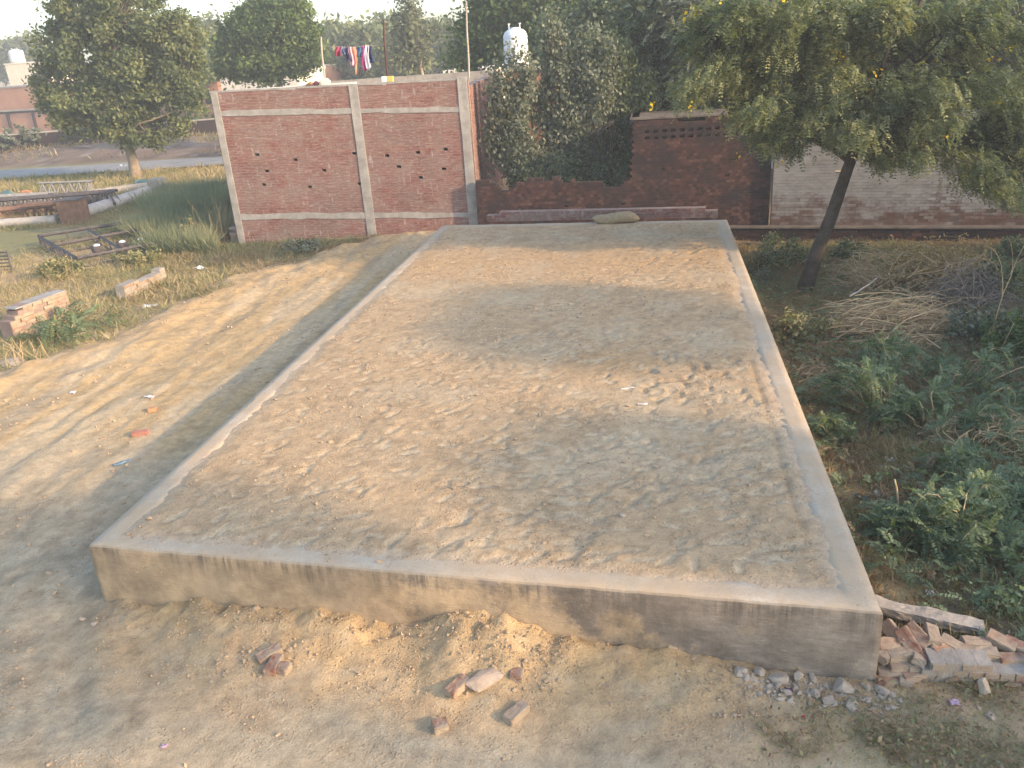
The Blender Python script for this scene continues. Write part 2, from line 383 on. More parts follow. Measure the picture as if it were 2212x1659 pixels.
n1 = fbm(x*.9, y*.9, 5, 81)[:, None]; n2 = fbm(x*4, y*4, 4, 83)[:, None]; n3 = fbm(x*.25, y*.25, 3, 85)[:, None]
c = SOIL*(.86+.28*n2)+0*n1
c = c*(1-sm(.5, .75, n1)*.5)+PALE*sm(.5, .75, n1)*.5
lin = leftline(x, y)[:, None]; X1 = x[:, None]; Y1 = y[:, None]
lm = sm(-.2, .5, lin)*sm(-4.8, -5.6, X1)*sm(7, 10, Y1)*(1-sm(23.2, 24.2, Y1))
st = fbm(x*2.4+y*.12, y*.30, 4, 33)[:, None]
c = c*(1-lm)+lm*(YEL*(1-sm(.50, .64, st))+PALE*1.02*sm(.50, .64, st)*.6+YEL*sm(.50, .64, st)*.4)
ye = lm*sm(.9, .0, np.abs(lin-.7))*.8; c = c*(1-ye)+ye*np.array([.52, .365, .195])
dk = lm*sm(.62, .72, fbm(x*3.2+y*.2, y*.55, 4, 35))[:, None]*.6; c = c*(1-dk)+dk*np.array([.33, .27, .19])
# greyer soil tone at the bottom left and along the near edge
gm = np.clip(sm(-4.0, -5.6, X1)*(1-sm(8.5, 10.5, Y1))+sm(5.2, 4.6, Y1)*.8, 0, 1)*(.55+.45*sm(.35, .6, n1)); c = c*(1-gm)+gm*GREY*1.02*(.88+.24*n2)
# yellow clay bank
d = (yfront(x)-y)[:, None]; bk = sm(1.3, .0, d)*(d > -.5)*sm(-5.6, -4.8, X1)*(1-sm(.2, 1.5, X1)); bk = bk*(.5+.5*sm(.35, .6, n2)); c = c*(1-bk)+bk*np.array([.52, .37, .20])
# right lot: litter-brown soil
z2c = (sm(-3.0, -5.2, x)*(1-sm(7, 9.5, y))*sm(.50, .66, fbm(np.hypot(x-3, y-11.5)*9, np.arctan2(y-11.5, x-3.0)*34, 3, 44)))[:, None]*.20; c = c*(1-z2c)
rl = (sm(1.75, 2.1, X1)*sm(5.75, 6.3, Y1)); c = c*(1-rl)+rl*(np.array([.25, .185, .12])*(.7+.6*n2)+np.array([.05, .055, .02])*sm(.45, .6, n1))
gr = sm(.6, 1.6, X1)*sm(6.2, 5.4, Y1)*sm(.40, .58, n2)*.45; c = c*(1-gr)+gr*np.array([.20, .21, .11])
# left field beyond the clay
fm = (1-sm(-.6, .3, lin))*sm(-6, -7, X1); fieldc = np.array([.40, .31, .19])*(.8+.4*n2)
gsel = sm(.42, .60, fbm(x*.35+3, y*.35, 4, 91))[:, None]; fieldc = fieldc*(1-gsel*.7)+gsel*.7*np.array([.17, .19, .08])
c = c*(1-fm)+fm*fieldc
farm = sm(33, 38, Y1)*(1-sm(-3, 4, X1)); dry = sm(.4, .6, fbm(x*.2, y*.5, 4, 93))[:, None]
c = c*(1-farm)+farm*(np.array([.40, .29, .155])*(1-dry)+np.array([.27, .26, .10])*dry)
rb = sm(46.6, 48, Y1-.06*(X1+30))*(1-sm(60, 72, Y1)); c = c*(1-rb)+rb*(np.array([.20, .15, .115])*(.45+1.0*n1)+.12*sm(.55, .75, n2))
fa = sm(60, 75, Y1); c = c*(1-fa)+fa*(np.array([.40, .31, .18])*(.85+.3*n3))
sp2 = fbm(x*12, y*12, 2, 145)[:, None]; c = c*(.90+.22*sp2)*(1-.15*sm(.6, .72, fbm(x*4.5, y*4.5, 4, 147))[:, None]); wp = sm(.62, .7, fbm(x*3.1+y, y*5.5-x, 3, 149))[:, None]*.35*(Y1 < 14)*(X1 < 1.8); c = c*(1-wp)+wp*PALE
c = np.clip(c, .01, .8)
nx, ny = len(gx), len(gy); i = np.arange(ny-1)[:, None]*nx+np.arange(nx-1)[None]; Fq = np.stack([i, i+1, i+nx+1, i+nx], -1).reshape(-1, 4)
gm_ = mesh('ground', np.stack([x, y, z], 1), Fq, col=c, mat=M['ground'], smooth=True)
ground = tag(link('ground', gm_), kind='structure')
print('ground verts', len(x))
# road sheet
ra = gp(0, 380); rb_ = gp(430, 353); dr = (rb_-ra)[:2]; dr /= np.linalg.norm(dr); nr = np.array([-dr[1], dr[0]])
V = []; 
for s in np.arange(-160, 120, 2.):
    p = ra[:2]+dr*s
    for w in (-2.0, -1, 0, 1, 2.0):
        q = p+nr*(w*1.05+.15*math.sin(s*.7+w)); V.append((q[0], q[1], 0))
V = np.array(V); V[:, 2] = gh(V[:, 0], V[:, 1])*0+.09+.02*(1-(np.tile([1, .5, 0, .5, 1], len(V)//5)))
k = len(V)//5; Fq = np.array([[a*5+b, a*5+b+5, a*5+b+6, a*5+b+1] for a in range(k-1) for b in range(4)])
Fq = Fq[:, ::-1]
tag(link('road', mesh('road', V, Fq, mat=M['road'])), kind='structure')

# ------------------------------------------------------------------ the plinth
pl = empty('raised_plinth', (0, 0, 0), 'long raised rectangular plinth of grey plaster filled level with tan soil', 'plinth')
def rim():
    bm = bmesh.new(); W = .34
    out = [PA, PB, PC, PD]; inn = [PA+[W, W], PB+[-W, W], PC+[-W, -W], PD+[W, -W]]
    # closed ring cross-section, cut finely along its length
    ring = []; 
    for e in range(4):
        a, b = out[e], out[(e+1) % 4]; ia, ib = inn[e], inn[(e+1) % 4]
        n = int(np.linalg.norm(b-a)/.05)
        for q in range(n):
            f = q/n; ring.append((a+(b-a)*f, ia+(ib-ia)*f, f in (0,)))
    VV = []
    for k, (o, i_, cr) in enumerate(ring):
        c0 = np.array([-1.9, 13.5]); wx = lambda p, a: (fbm(p[0]*a, p[1]*a, 3, 101)-.5)
        nrm = (o-i_); nrm = nrm/np.linalg.norm(nrm)
        for q, (f, zc) in enumerate([(0, -.5), (0, -.1), (0, .12), (0, .26), (0, .40), (0, .54), (0, .645), (.015, .683), (.05, .70), (.3, .703), (.6, .703), (.97, .70), (1.0, .4)]):
            p = o+(i_-o)*f
            wob = (fbm(p[0]*3+zc*4, p[1]*3+zc*5, 4, 103, .65)-.5)*.024
            if f == 0: p = p+nrm*wob
            zc2 = zc+((fbm(p[0]*5, p[1]*5, 4, 107, .7)-.5)*.020 if zc > .6 else 0)
            VV.append((p[0], p[1], zc2))
    m = 13; n = len(ring)
    Fq = np.array([[a*m+b, ((a+1) % n)*m+b, ((a+1) % n)*m+b+1, a*m+b+1] for a in range(n) for b in range(m-1)])
    return mesh('rim', np.array(VV), Fq, mat=M['plaster'], smooth=True)
link('rim', rim(), pl)
# soil fill with footprints
sx = np.arange(-5.50, 1.76, .034); sy = np.arange(5.75, 21.36, .034)
X, Y = np.meshgrid(sx, sy); x = X.ravel(); y = Y.ravel()
din = np.minimum.reduce([x+5.52, 1.77-x, (y-yfront(x))*1.25, (21.40-(x+5.52)*.0686)-y])   # distance in from the outer edge
z = PH+.020+(fbm(x*.5, y*.5, 3, 111)-.5)*.030+(fbm(x*2.5, y*2.5, 3, 113)-.5)*.020+(fbm(x*11, y*11, 3, 115, .7)-.5)*.022*(.25+1.1*sm(.42, .62, fbm(x*1.3, y*1.3, 3, 118)))
pale = np.zeros_like(x); dark = np.zeros_like(x)
zg = z.reshape(len(sy), len(sx)); pg = pale.reshape(zg.shape); dg = dark.reshape(zg.shape)
rr = np.random.RandomState(5)
def prints(n, xr, yr, ang, spread, L_=.27, W_=.095, dep=.012, pa=.75):
    for q in range(n):
        px, py = rr.uniform(*xr), rr.uniform(*yr); a = ang+rr.normal()*spread
        l = L_*rr.uniform(.7, 1.25)/2; w = W_*rr.uniform(.7, 1.2)/2
        i0, i1 = np.searchsorted(sx, [px-.25, px+.25]); j0, j1 = np.searchsorted(sy, [py-.25, py+.25])
        if i1 <= i0 or j1 <= j0: continue
        xx, yy = np.meshgrid(sx[i0:i1]-px, sy[j0:j1]-py); u = (xx*math.cos(a)+yy*math.sin(a))/l; v = (-xx*math.sin(a)+yy*math.cos(a))/w*(1+.3*((xx*math.cos(a)+yy*math.sin(a))/l))
        r = np.sqrt(u*u+v*v)+.25*(fbm(xx*25+q, yy*25, 2, 117)-.5); k = 1-sm(.85, 1.08, r); e = np.exp(-((r-1.15)/.16)**2)
        zg[j0:j1, i0:i1] += -dep*k+dep*.35*e; pg[j0:j1, i0:i1] = np.maximum(pg[j0:j1, i0:i1], k*pa*rr.uniform(.3, 1))
        dg[j0:j1, i0:i1] = np.maximum(dg[j0:j1, i0:i1], e*.2)
prints(420, (-5.0, 1.3), (6.2, 12.5), .9, .7, dep=.010, pa=.85)
prints(230, (-5.0, 1.3), (12, 21), .3, .6, dep=.010, pa=.6)
prints(120, (-2.0, 1.3), (6.3, 8.6), .25, .35, L_=.36, W_=.09, pa=.8)
prints(34, (-.4, 1.25), (16.6, 18.4), .4, .6, L_=.22, W_=.12, dep=.020, pa=.0)
prints(24, (-.4, 1.25), (9.3, 11.2), 1.2, .6, L_=.22, W_=.12, dep=.020, pa=.0)
z = zg.ravel(); pale = pg.ravel()[:, None]; dark = dg.ravel()[:, None]
# furrow scraped along the inside of the right edge
fr = np.exp(-((x-1.34-.05*(fbm(y*1.2, x*0, 2, 119)-.5))/.035)**2)*(1-sm(11.5, 13, y)); z = z-fr*.020*sm(.3, .6, fbm(y*1.3, x*0, 3, 124)); 
edge = .27+.07*(fbm(x*1.9, y*1.9, 5, 123, .6)-.5)*2
edge = edge-np.where(x < -5.0, .04, 0)*sm(8, 12, y)
fz = sm(-.10, .20, din-edge+(fbm(x*9, y*9, 4, 139, .7)-.5)*.14); z = PH+.0035-(1-fz)*.006+(fbm(x*13, y*13, 3, 140)-.5)*.010*(1-fz)+(z-PH)*fz**1.2-np.where(din < .05, .2, 0)
n1 = fbm(x*1.1, y*1.1, 5, 131)[:, None]; n2 = fbm(x*6, y*6, 4, 133)[:, None]
c = SOIL*(.84+.32*n2); k = sm(.52, .72, n1)*.45; c = c*(1-k)+k*PALE
yb = np.exp(-((y-17.3)/1.5)**2)[:, None]*.75; c = c*(1-yb)+yb*np.array([.52, .35, .19])  # orange band of sunlight painted into the far soil colour
oc = np.exp(-(((x+.65)/.8)**2+((y-11.2)/.5)**2))[:, None]*.6; c = c*(1-oc)+oc*np.array([.48, .31, .15])
spk = fbm(x*14, y*14, 2, 141)[:, None]; c = c*(.92+.18*spk)*(1-.14*sm(.60, .72, fbm(x*5, y*5, 4, 143))[:, None]); c = c*(1-pale*.8)+pale*.8*PALE*1.08
c = c*(1-dark); c = c*(1-fr[:, None]*.22*sm(.35, .6, fbm(y*1.3, x*0, 3, 124))[:, None]); fzc = (1-fz)[:, None]; c = c*(1-fzc*.9)+fzc*.9*np.array([.48, .39, .29])*(.9+.2*fbm(x*8, y*8, 3, 151)[:, None])
ws = sm(.55, .75, fbm(x*2.2, y*.9, 4, 135))[:, None]*sm(12, 13, Y.ravel()[:, None])*.35; c = c*(1-ws)+ws*PALE
nx, ny = len(sx), len(sy); i = np.arange(ny-1)[:, None]*nx+np.arange(nx-1)[None]; Fq = np.stack([i, i+1, i+nx+1, i+nx], -1).reshape(-1, 4)
keep = (din[Fq].min(1) > .012); Fq = Fq[keep]
link('soil_fill', mesh('soil_fill', np.stack([x, y, z], 1), Fq, col=c, mat=M['soil'], smooth=True), pl)
_sz = zg
def ph(px, py):
    i_ = int(np.clip(np.searchsorted(sx, px), 1, len(sx)-1)); j_ = int(np.clip(np.searchsorted(sy, py), 1, len(sy)-1)); return float(z.reshape(ny, nx)[j_, i_])

# pebbles and clods: uncountable
def clods(name, P, S, seed, mat, label=None):
    r = np.random.RandomState(seed); bm = bmesh.new(); bmesh.ops.create_icosphere(bm, subdivisions=1, radius=1); bm.verts.ensure_lookup_table()
    v0 = np.array([v.co[:] for v in bm.verts]); f0 = np.array([[v.index for v in f.verts] for f in bm.faces]); bm.free()
    n = len(P); jit = 1+.34*r.normal(size=(n, len(v0), 1)); sc = S[:, None, None]*np.stack([r.uniform(.7, 1.3, n), r.uniform(.7, 1.3, n), r.uniform(.5, .85, n)], 1)[:, None, :]
    V = v0[None]*jit*sc+P[:, None, :]
    Fq = f0[None]+np.arange(n)[:, None, None]*len(v0)
    me = mesh(name, V.reshape(-1, 3), Fq.reshape(-1, 3), mat=mat)
    return tag(link(name, me), label, None, None, 'stuff')
r = np.random.RandomState(3)
def cluster_pts(n, xr, yr, cl, seed, thr=.5):
    out = []
    rr_ = np.random.RandomState(seed)
    while len(out) < n:
        a = rr_.uniform(*xr, 4000); b = rr_.uniform(*yr, 4000); k = fbm(a*cl, b*cl, 3, seed); m = rr_.rand(4000) < sm(thr-.12, thr+.15, k)
        out += list(zip(a[m], b[m]))
    return np.array(out[:n])
p = cluster_pts(9000, (-5.2, 1.45), (6.1, 14), 1.6, 201); zz_ = np.array([ph(a, b) for a, b in p]); s = .004+.008*r.rand(len(p))**2.5+.014*(r.rand(len(p)) > .985)
p2 = cluster_pts(3000, (-5.2, 1.45), (13, 21), 1.6, 203); z2 = np.array([ph(a, b) for a, b in p2]); s2 = .008+.014*r.rand(len(p2))**3
clods('pebbles', np.concatenate([np.c_[p, zz_+s*.3], np.c_[p2, z2+s2*.3]]), np.concatenate([s, s2]), 4, M['clod'], 'small soil clods and pebbles strewn over the soil on the plinth')
p = cluster_pts(9500, (-6.5, 4), (4.2, 6.2), 1.8, 205, .50); p = p[p[:, 1] < yfront(p[:, 0])-.02]; s = .003+.008*r.rand(len(p))**3+.014*(r.rand(len(p)) > .992)
p2 = cluster_pts(2600, (-4.6, 1.0), (5.2, 6.3), 3.2, 207, .52); p2 = p2[p2[:, 1] < yfront(p2[:, 0])-.02]; s2 = .004+.015*r.rand(len(p2))**3.2
p3 = cluster_pts(3200, (-13, -5.6), (5, 22), .9, 209, .5); s3 = .006+.022*r.rand(len(p3))**3
P = np.concatenate([p, p2, p3]); S = np.concatenate([s, s2, s3])
clods('gravel', np.c_[P, gh(P[:, 0], P[:, 1])+S*.25], S, 6, M['clod'], 'soil clods and gravel lying on the dusty ground')

# ------------------------------------------------------------------ brickwork
def brickwall(name, parent, Lx, profile, t, mat, mortar, bl=.235, bh=.082, z0=-.4, holes=(), shear=0, jit=.006, seed=1, header=False, both=False, topn=None, rec=0., gx_=.008, gz_=.008, nz_=.0016, mr_=.45):
    """real bricks, local frame: x along, z up, front at y=0 (facing -y), thickness t behind"""
    r = np.random.RandomState(seed); B = []; rn = []; zmax = max(profile(a) for a in np.linspace(0, Lx, 60)); j = 0; zc = z0; core = []
    while zc < zmax:
        w = bl*.5 if header or (topn and zc > topn) else bl; off = (j % 2)*w*.5
        a = -off
        while a < Lx:
            x0, x1 = max(a, 0), min(a+w, Lx); a += w
            if x1-x0 < .03: continue
            xm = (x0+x1)/2
            if zc+bh*.6 > profile(xm): continue
            seg = [(x0, x1)]
            for h in holes:
                if zc <= h[1] < zc+bh: seg = [s_ for q_ in seg for s_ in ((q_[0], min(q_[1], h[0]-h[2]/2)), (max(q_[0], h[0]+h[2]/2), q_[1])) if s_[1]-s_[0] > .012]
            yo = r.normal()*jit; rv = r.rand(); dz_ = r.normal()*.0015; gw = gx_*r.uniform(.7, 1.6); gh_ = gz_*r.uniform(.7, 1.5)
            for s0, s1 in seg:
                xc = (s0+s1)/2; B.append((xc, t*.25+yo, zc+bh/2+dz_, s1-s0-gw, t*.5, bh-gh_)); rn.append(rv)
                if both: B.append((xc, t*.75-yo, zc+bh/2, s1-s0-gw, t*.5, bh-gh_)); rn.append(r.rand())
                core.append((xc, t*.5+.004, zc+bh/2, s1-s0+.002, t-.016, bh+.002))
        zc += bh; j += 1
    B = np.array(B); V, Fq = boxes(B); V[:, 2] += shear*V[:, 0]
    V = V+r.normal(size=V.shape)*nz_
    o = link(name, mesh(name, V, Fq, rnd=np.repeat(rn, 8), mat=mat), parent)
    V, Fq = boxes(core); V[:, 2] += shear*V[:, 0]; V[:, 1] += rec
    link('mortar', mesh('mortar', V, Fq, mat=mortar, rnd=np.full(len(V), mr_)), o)
    return o

# -- brick house at the far left end
HP = np.array([-12.37, 23.27]); HQ = np.array([-5.05, 23.95]); HL = float(np.linalg.norm(HQ-HP)); hang = math.atan2(*(HQ-HP)[::-1])
house = empty('brick_house', (HP[0], HP[1], 0), 'single storey red brick house with grey cement columns and bands, left of the plinth end', 'house', hang)
SH = -.045
def htop(xx): return 4.31+.030*xx
rh = [(1.05+.12*0, 2.55), (2.15, 2.45), (3.9, 2.55), (4.85, 2.52), (5.75, 2.6), (6.55, 2.65), (1.25, 2.12), (2.95, 2.12), (5.15, 2.2), (6.45, 2.15), (1.1, 1.72), (2.45, 1.68), (3.95, 1.75), (5.75, 1.9)]
holes = [(a, b, .13) for a, b in rh]
fwall = brickwall('wall', house, HL, htop, .23, M['brick'], M['mortar'], bl=.225, bh=.078, z0=-.5, holes=holes, shear=SH, seed=3, jit=.0012, rec=-.0035, gx_=.004, gz_=.014, nz_=.0008)
V, Fq = boxes([(HL/2, .2, 1.9, HL-.3, .06, 4.4)]); V[:, 2] += SH*V[:, 0]; link('hole_shade_sheet', mesh('hole_shade_sheet', V, Fq, mat=M['dark']), house)  # near-black sheet stands in for the shade inside the wall holes
def hcol(xa, w, z1, nm='column', lean=0):
    o = boxmesh(nm, [(0, 0, 0, w, .26, z1+.6)], M['cement'], .012)
    bm = bmesh.new(); bm.from_mesh(o); bmesh.ops.subdivide_edges(bm, edges=bm.edges[:], cuts=5, use_grid_fill=True)
    for v in bm.verts:
        f = (v.co.z+(z1+.6)/2)
        k = 1+.28*float(fbm(f*1.9+xa, xa*3, 3, 5)-.5)*1.6; v.co.x *= k; v.co.y += (fbm(v.co.x*4, f*4, 2, 8)-.5)*.02
    bm.to_mesh(o); bm.free()
    return link(nm, o, house, loc=(xa, .107, (z1-.6)/2))
hcol(.12, .21, htop(.1)); hcol(4.12, .27, htop(4)+SH*4-.01); hcol(HL-.17, .26, htop(HL)+SH*HL+.05)
def hband(zc, h, z_off=0):
    n = 40; V = []
    for k in range(n+1):
        xx = .2+(HL-.4)*k/n; w1 = (fbm(xx*2.1, zc, 3, 9)-.5)*.09; w2 = (fbm(xx*2.3, zc+5, 3, 10)-.5)*.09; yy = -.012-(fbm(xx*3, zc, 2, 12))*.008
        zz1 = zc+SH*xx-h/2+w1; zz2 = zc+SH*xx+h/2+w2
        V += [(xx, yy, zz1), (xx, yy, zz2), (xx, .12, zz2), (xx, .12, zz1)]
    Fq = [[a*4+b, a*4+4+b, a*4+4+(b+1) % 4, a*4+(b+1) % 4] for a in range(n) for b in range(4)]
    return link('cement_band', mesh('cement_band', np.array(V), np.array(Fq), mat=M['cement']), house)
hband(.80, .17); hband(3.75, .14)
V, Fq = boxes([(HL/2, .12, 0, HL, .25, .03)]); V[:, 2] += htop(0)+.018+.030*V[:, 0]*0
tv = []; 
for k in range(31):
    xx = HL*k/30; tv += [(xx, -.01, htop(xx)+SH*xx-.02), (xx, -.01, htop(xx)+SH*xx+.022), (xx, .25, htop(xx)+SH*xx+.022), (xx, .25, htop(xx)+SH*xx-.02)]
link('coping', mesh('coping', np.array(tv), np.array([[a*4+b, a*4+4+b, a*4+4+(b+1) % 4, a*4+(b+1) % 4] for a in range(30) for b in range(4)]), mat=M['cement']), house)
# side wall running back on the right, left side wall, roof slab
sw = brickwall('side_wall', None, 9.0, lambda a: 4.0, .23, M['brick'], M['mortar'], z0=-.5, seed=8, both=True)
sw.parent = house; sw.location = (HL, .23, 0); sw.rotation_euler = (0, 0, PI/2)
link('side_wall', boxmesh('side_wall', [(.115, 4.9, 1.9, .23, 9.2, 4.4)], M['mortar']), house)
link('roof_slab', boxmesh('roof_slab', [(HL/2, 4.8, 3.25, HL-.5, 9.1, .14)], M['cementD']), house)
link('rear_parapet', boxmesh('rear_parapet', [(HL/2, 9.4, 1.9, HL-.1, .2, 4.5)], M['cementD']), house)
link('ledge', boxmesh('ledge', [(2.2, .9, 4.12, 3.6, .22, .36)], M['whitewall'], .02), house)
# foot bricks at the left corner
q = brickwall('brick_toothing', house, .35, lambda a: .42 if a > .1 else .25, .3, M['loosebrick'], M['mortar'], z0=-.3, seed=12); q.location = (-.32, .25, 0)

# -- old dark brick wall behind the plinth
OP = np.array([-5.0, 23.62]); OQ = np.array([3.10, 23.62]); OL = float(np.linalg.norm(OQ-OP))
old = empty('brick_wall', (OP[0], OP[1], 0), 'soot-dark old brick wall behind the plinth, broken low at its left and pierced with small vents at its right', 'wall', math.atan2(*(OQ-OP)[::-1]))
pv = [(1000, 391), (1036, 391), (1073, 394), (1076, 408), (1101, 412), (1108, 400), (1118, 392), (1184, 387), (1215, 390), (1232, 394), (1298, 393), (1304, 403), (1318, 411), (1337, 407), (1345, 398), (1357, 390), (1364, 386), (1366, 262), (1500, 258), (1672, 242)]
pp = np.array([aty(a, b, 23.62) for a, b in pv]); pxs = pp[:, 0]-OP[0]; pzs = pp[:, 2]; print('old wall profile', np.c_[pxs, pzs].round(2).tolist())
def oprof(a): return float(np.interp(a, pxs, pzs))+(.14*(float(vnoise(a*4.3, 0, 3))-.5) if a < 4.35 else 0)
v0 = aty(1398, 287, 23.62); v1 = aty(1600, 279, 23.62); vh = []
for k in range(16):
    xa = v0[0]-OP[0]+k*.2300; 
    for zb in (v0[2]+.02, v0[2]-.145): vh.append((xa, zb, .125))
oh = vh+[(a, b, .10) for a, b in ((1.2, .62), (2.55, .70), (4.15, .72), (5.25, 1.62), (6.95, 1.35))]+[(7.1, 1.75, .26), (7.15, 1.84, .2)]
brickwall('wall', old, OL, oprof, .23, M['oldbrick'], M['oldmortar'], bl=.235, bh=.0825, z0=-.5, holes=oh, seed=21, jit=.004, header=True)
link('rear_wall', boxmesh('rear_wall', [((4.42+OL)/2, 2.6, 1.2, OL-4.4, .2, 3.4), (4.5, 1.4, 1.2, .2, 2.3, 3.4)], M['oldbrick']), old)
link('roof', boxmesh('roof', [((4.42+OL)/2, 1.45, 2.86, OL-4.3, 2.5, .08)], M['darkcement']), old)
link('coping', boxmesh('coping', [((4.42+OL)/2+.02, .11, 2.93, OL-4.38, .27, .06)], M['darkcement'], .01), old)

# -- flaking whitewashed wall to the right with its brick footing ledge
WP = np.array([3.14, 23.45]); WQ = np.array([13.5, 21.8]); WL = float(np.linalg.norm(WQ-WP)); wa = math.atan2(*(WQ-WP)[::-1])
ww = empty('brick_wall', (WP[0], WP[1], 0), 'flaking whitewashed brick wall under the acacia, bare red brick along its foot', 'wall', wa)
wtop = aty(1800, 288, 23.2)[2]; print('white wall top', wtop)
brickwall('wall', ww, WL, lambda a: 2.75, .23, M['whitewash'], M['whitewash'], bl=.235, bh=.08, z0=-.5, seed=31, jit=.0015, rec=-.003, gx_=.007, gz_=.007, nz_=.001, mr_=0.1, holes=[(1.62, 1.35, .16)])
link('end_face', boxmesh('end_face', [(-.012, .13, 1.1, .02, .26, 3.2)], M['oldmortar']), ww)
link('ledge', boxmesh('ledge', [(WL/2-.6, -.14, -.04, WL+1.2, .28, .05)], M['darkcement'], .01), ww)
q = brickwall('footing', ww, WL+1.2, lambda a: -.05, .2, M['oldbrick'], M['oldmortar'], bl=.235, bh=.082, z0=-.75, seed=33, topn=-.2)
q.location = (-1.2, -.25, 0); 

# -- low kerb of bricks at the far end of the plinth
kp = gp(1052, 479, .70); kq = gp(1550, 470, .70); KL = float(np.linalg.norm((kq-kp)[:2])); ka = math.atan2(kq[1]-kp[1], kq[0]-kp[0])
kerb = empty('brick_kerb', (kp[0], kp[1], .70), 'low two-course kerb of red bricks laid across the far end of the plinth', 'kerb', ka)
brickwall('wall', kerb, KL, lambda a: .245 if .35 < a < KL-.25 else .165, .23, M['brick'], M['mortar'], bl=.235, bh=.082, z0=0, seed=41, jit=.012, header=True)

# -- ruins at the left
ra_, rb2 = gp(35, 738, .0), gp(160, 690, .0); RL = float(np.linalg.norm((rb2-ra_)[:2]))
ruin = empty('ruined_wall', (ra_[0], ra_[1], 0), 'stub of ruined brick wall standing at the left edge beside a green bush', 'wall', math.atan2(rb2[1]-ra_[1], rb2[0]-ra_[0]))
brickwall('wall', ruin, RL, lambda a: .62+.03*a if a > .2 else .38+.8*a, .34, M['loosebrick'], M['mortar'], bl=.235, bh=.08, z0=-.3, seed=43, jit=.016, both=True)
link('capping', boxmesh('capping', [(RL/2+.1, .17, .635, RL-.2, .36, .03)], M['cement'], .01), ruin, rot=(0, -.02, 0))
la, lb = gp(275, 648, 0), gp(362, 605, 0); LL = float(np.linalg.norm((lb-la)[:2]))
low = empty('ruined_wall', (la[0], la[1], 0), 'low dusty remnant of wall half buried in the weeds between the clay and the steel frame', 'wall', math.atan2(lb[1]-la[1], lb[0]-la[0]))
brickwall('wall', low, LL, lambda a: .30-.02*a+.05*math.sin(a*5), .25, M['loosebrick'], M['cementD'], bl=.235, bh=.08, z0=-.3, seed=45, jit=.02, both=True)

def zfor(P, ypix):
    lo, hi = -3., 30.
    for _ in range(40):
        m_ = (lo+hi)/2
        if project((P[0], P[1], m_))[1] > ypix: lo = m_
        else: hi = m_
    return lo
# ------------------------------------------------------------------ vegetation helpers
def unit(v): return v/(np.linalg.norm(v, axis=-1, keepdims=True)+1e-9)
def quads(P, A, B):
    V = np.stack([P-A, P+B-A*.1, P+A, P-B-A*.1], 1).reshape(-1, 3); return V, np.arange(len(P)*4).reshape(-1, 4)
def leaves(P, size, r, aspect=.5, up=.6, droop=0.):
    n = len(P); nm = unit(r.normal(size=(n, 3))+np.array([0, 0, up])); d = unit(np.cross(nm, r.normal(size=(n, 3)))+np.array([0, 0, -droop]))
    s = (size*r.uniform(.6, 1.35, n))[:, None]; b = unit(np.cross(nm, d))
    return quads(P, d*s*.5, b*s*.5*aspect)
def fronds(O, D, Lf, npair, r, lw=.0075, ll=.055, droop=.35, cup=.25):
    """arching pinnate sprays: O origins, D directions, Lf lengths"""
    n = len(O); D = unit(D); S = unit(np.cross(D, np.array([0, 0, 1.])+r.normal(size=(n, 3))*.25)); U = unit(np.cross(S, D))
    P, A, B, rid = [], [], [], []
    for k in range(npair):
        t = (k+.6)/npair; c = O+D*(Lf*t)[:, None]-np.array([0, 0, 1.])*(droop*Lf*t*t)[:, None]
        l = ll*(math.sin(PI*(.12+.80*t))**.5)
        for s_ in (-1, 1):
            ax = unit(S*s_+D*.45-U*cup+r.normal(size=(n, 3))*.16); sc = (Lf/np.mean(Lf))[:, None]
            P.append(c+ax*l*.5*sc); A.append(ax*l*.5*sc); B.append(unit(np.cross(ax, U+r.normal(size=(n, 3))*.3))*lw*.5*sc*2); rid.append(np.arange(n))
    V, Fq = quads(np.concatenate(P), np.concatenate(A), np.concatenate(B)); return V, Fq, np.concatenate(rid)
def blob(px, py, Y, rx, rz, dy=None):
    """a crown mass seen at px,py on plane Y with radii in survey units"""
    c = aty(px, py, Y); dep = (c-np.array([0, 0, H]))@fw; k = dep/F
    return (c[0], c[1], c[2], rx*k, (dy if dy else .8*rx*k), rz*k)
def clusters(blobs, dens, r, shell=.55):
    C_ = []
    vol = [b[3]*b[4]*b[5] for b in blobs]; tot = sum(v**.72 for v in vol)
    for b, v in zip(blobs, vol):
        n = max(3, int(dens*v**.72/tot)); d = unit(r.normal(size=(n, 3))); rad = r.uniform(0, 1, n)**(1/3.)*(1-shell)+shell*r.uniform(.75, 1.08, n)
        rad = rad*(1+.22*np.sin(d[:, 0]*5+b[0])*np.sin(d[:, 2]*6+b[2]))
        C_.append(np.array(b[:3])+d*rad[:, None]*np.array(b[3:6]))
    return np.concatenate(C_)
def limb(a, b, r0_, r1_, r, bow=.15, n=7):
    a, b = np.array(a, float), np.array(b, float); t = np.linspace(0, 1, n)[:, None]; L_ = np.linalg.norm(b-a)
    off = r.normal(size=3)*bow*L_*.5; p = a+(b-a)*t+np.sin(PI*t)*(off+np.array([0, 0, .12*L_*bow*3]))+r.normal(size=(n, 3))*.012*L_*np.sin(PI*t)
    return p, np.linspace(r0_, r1_, n)
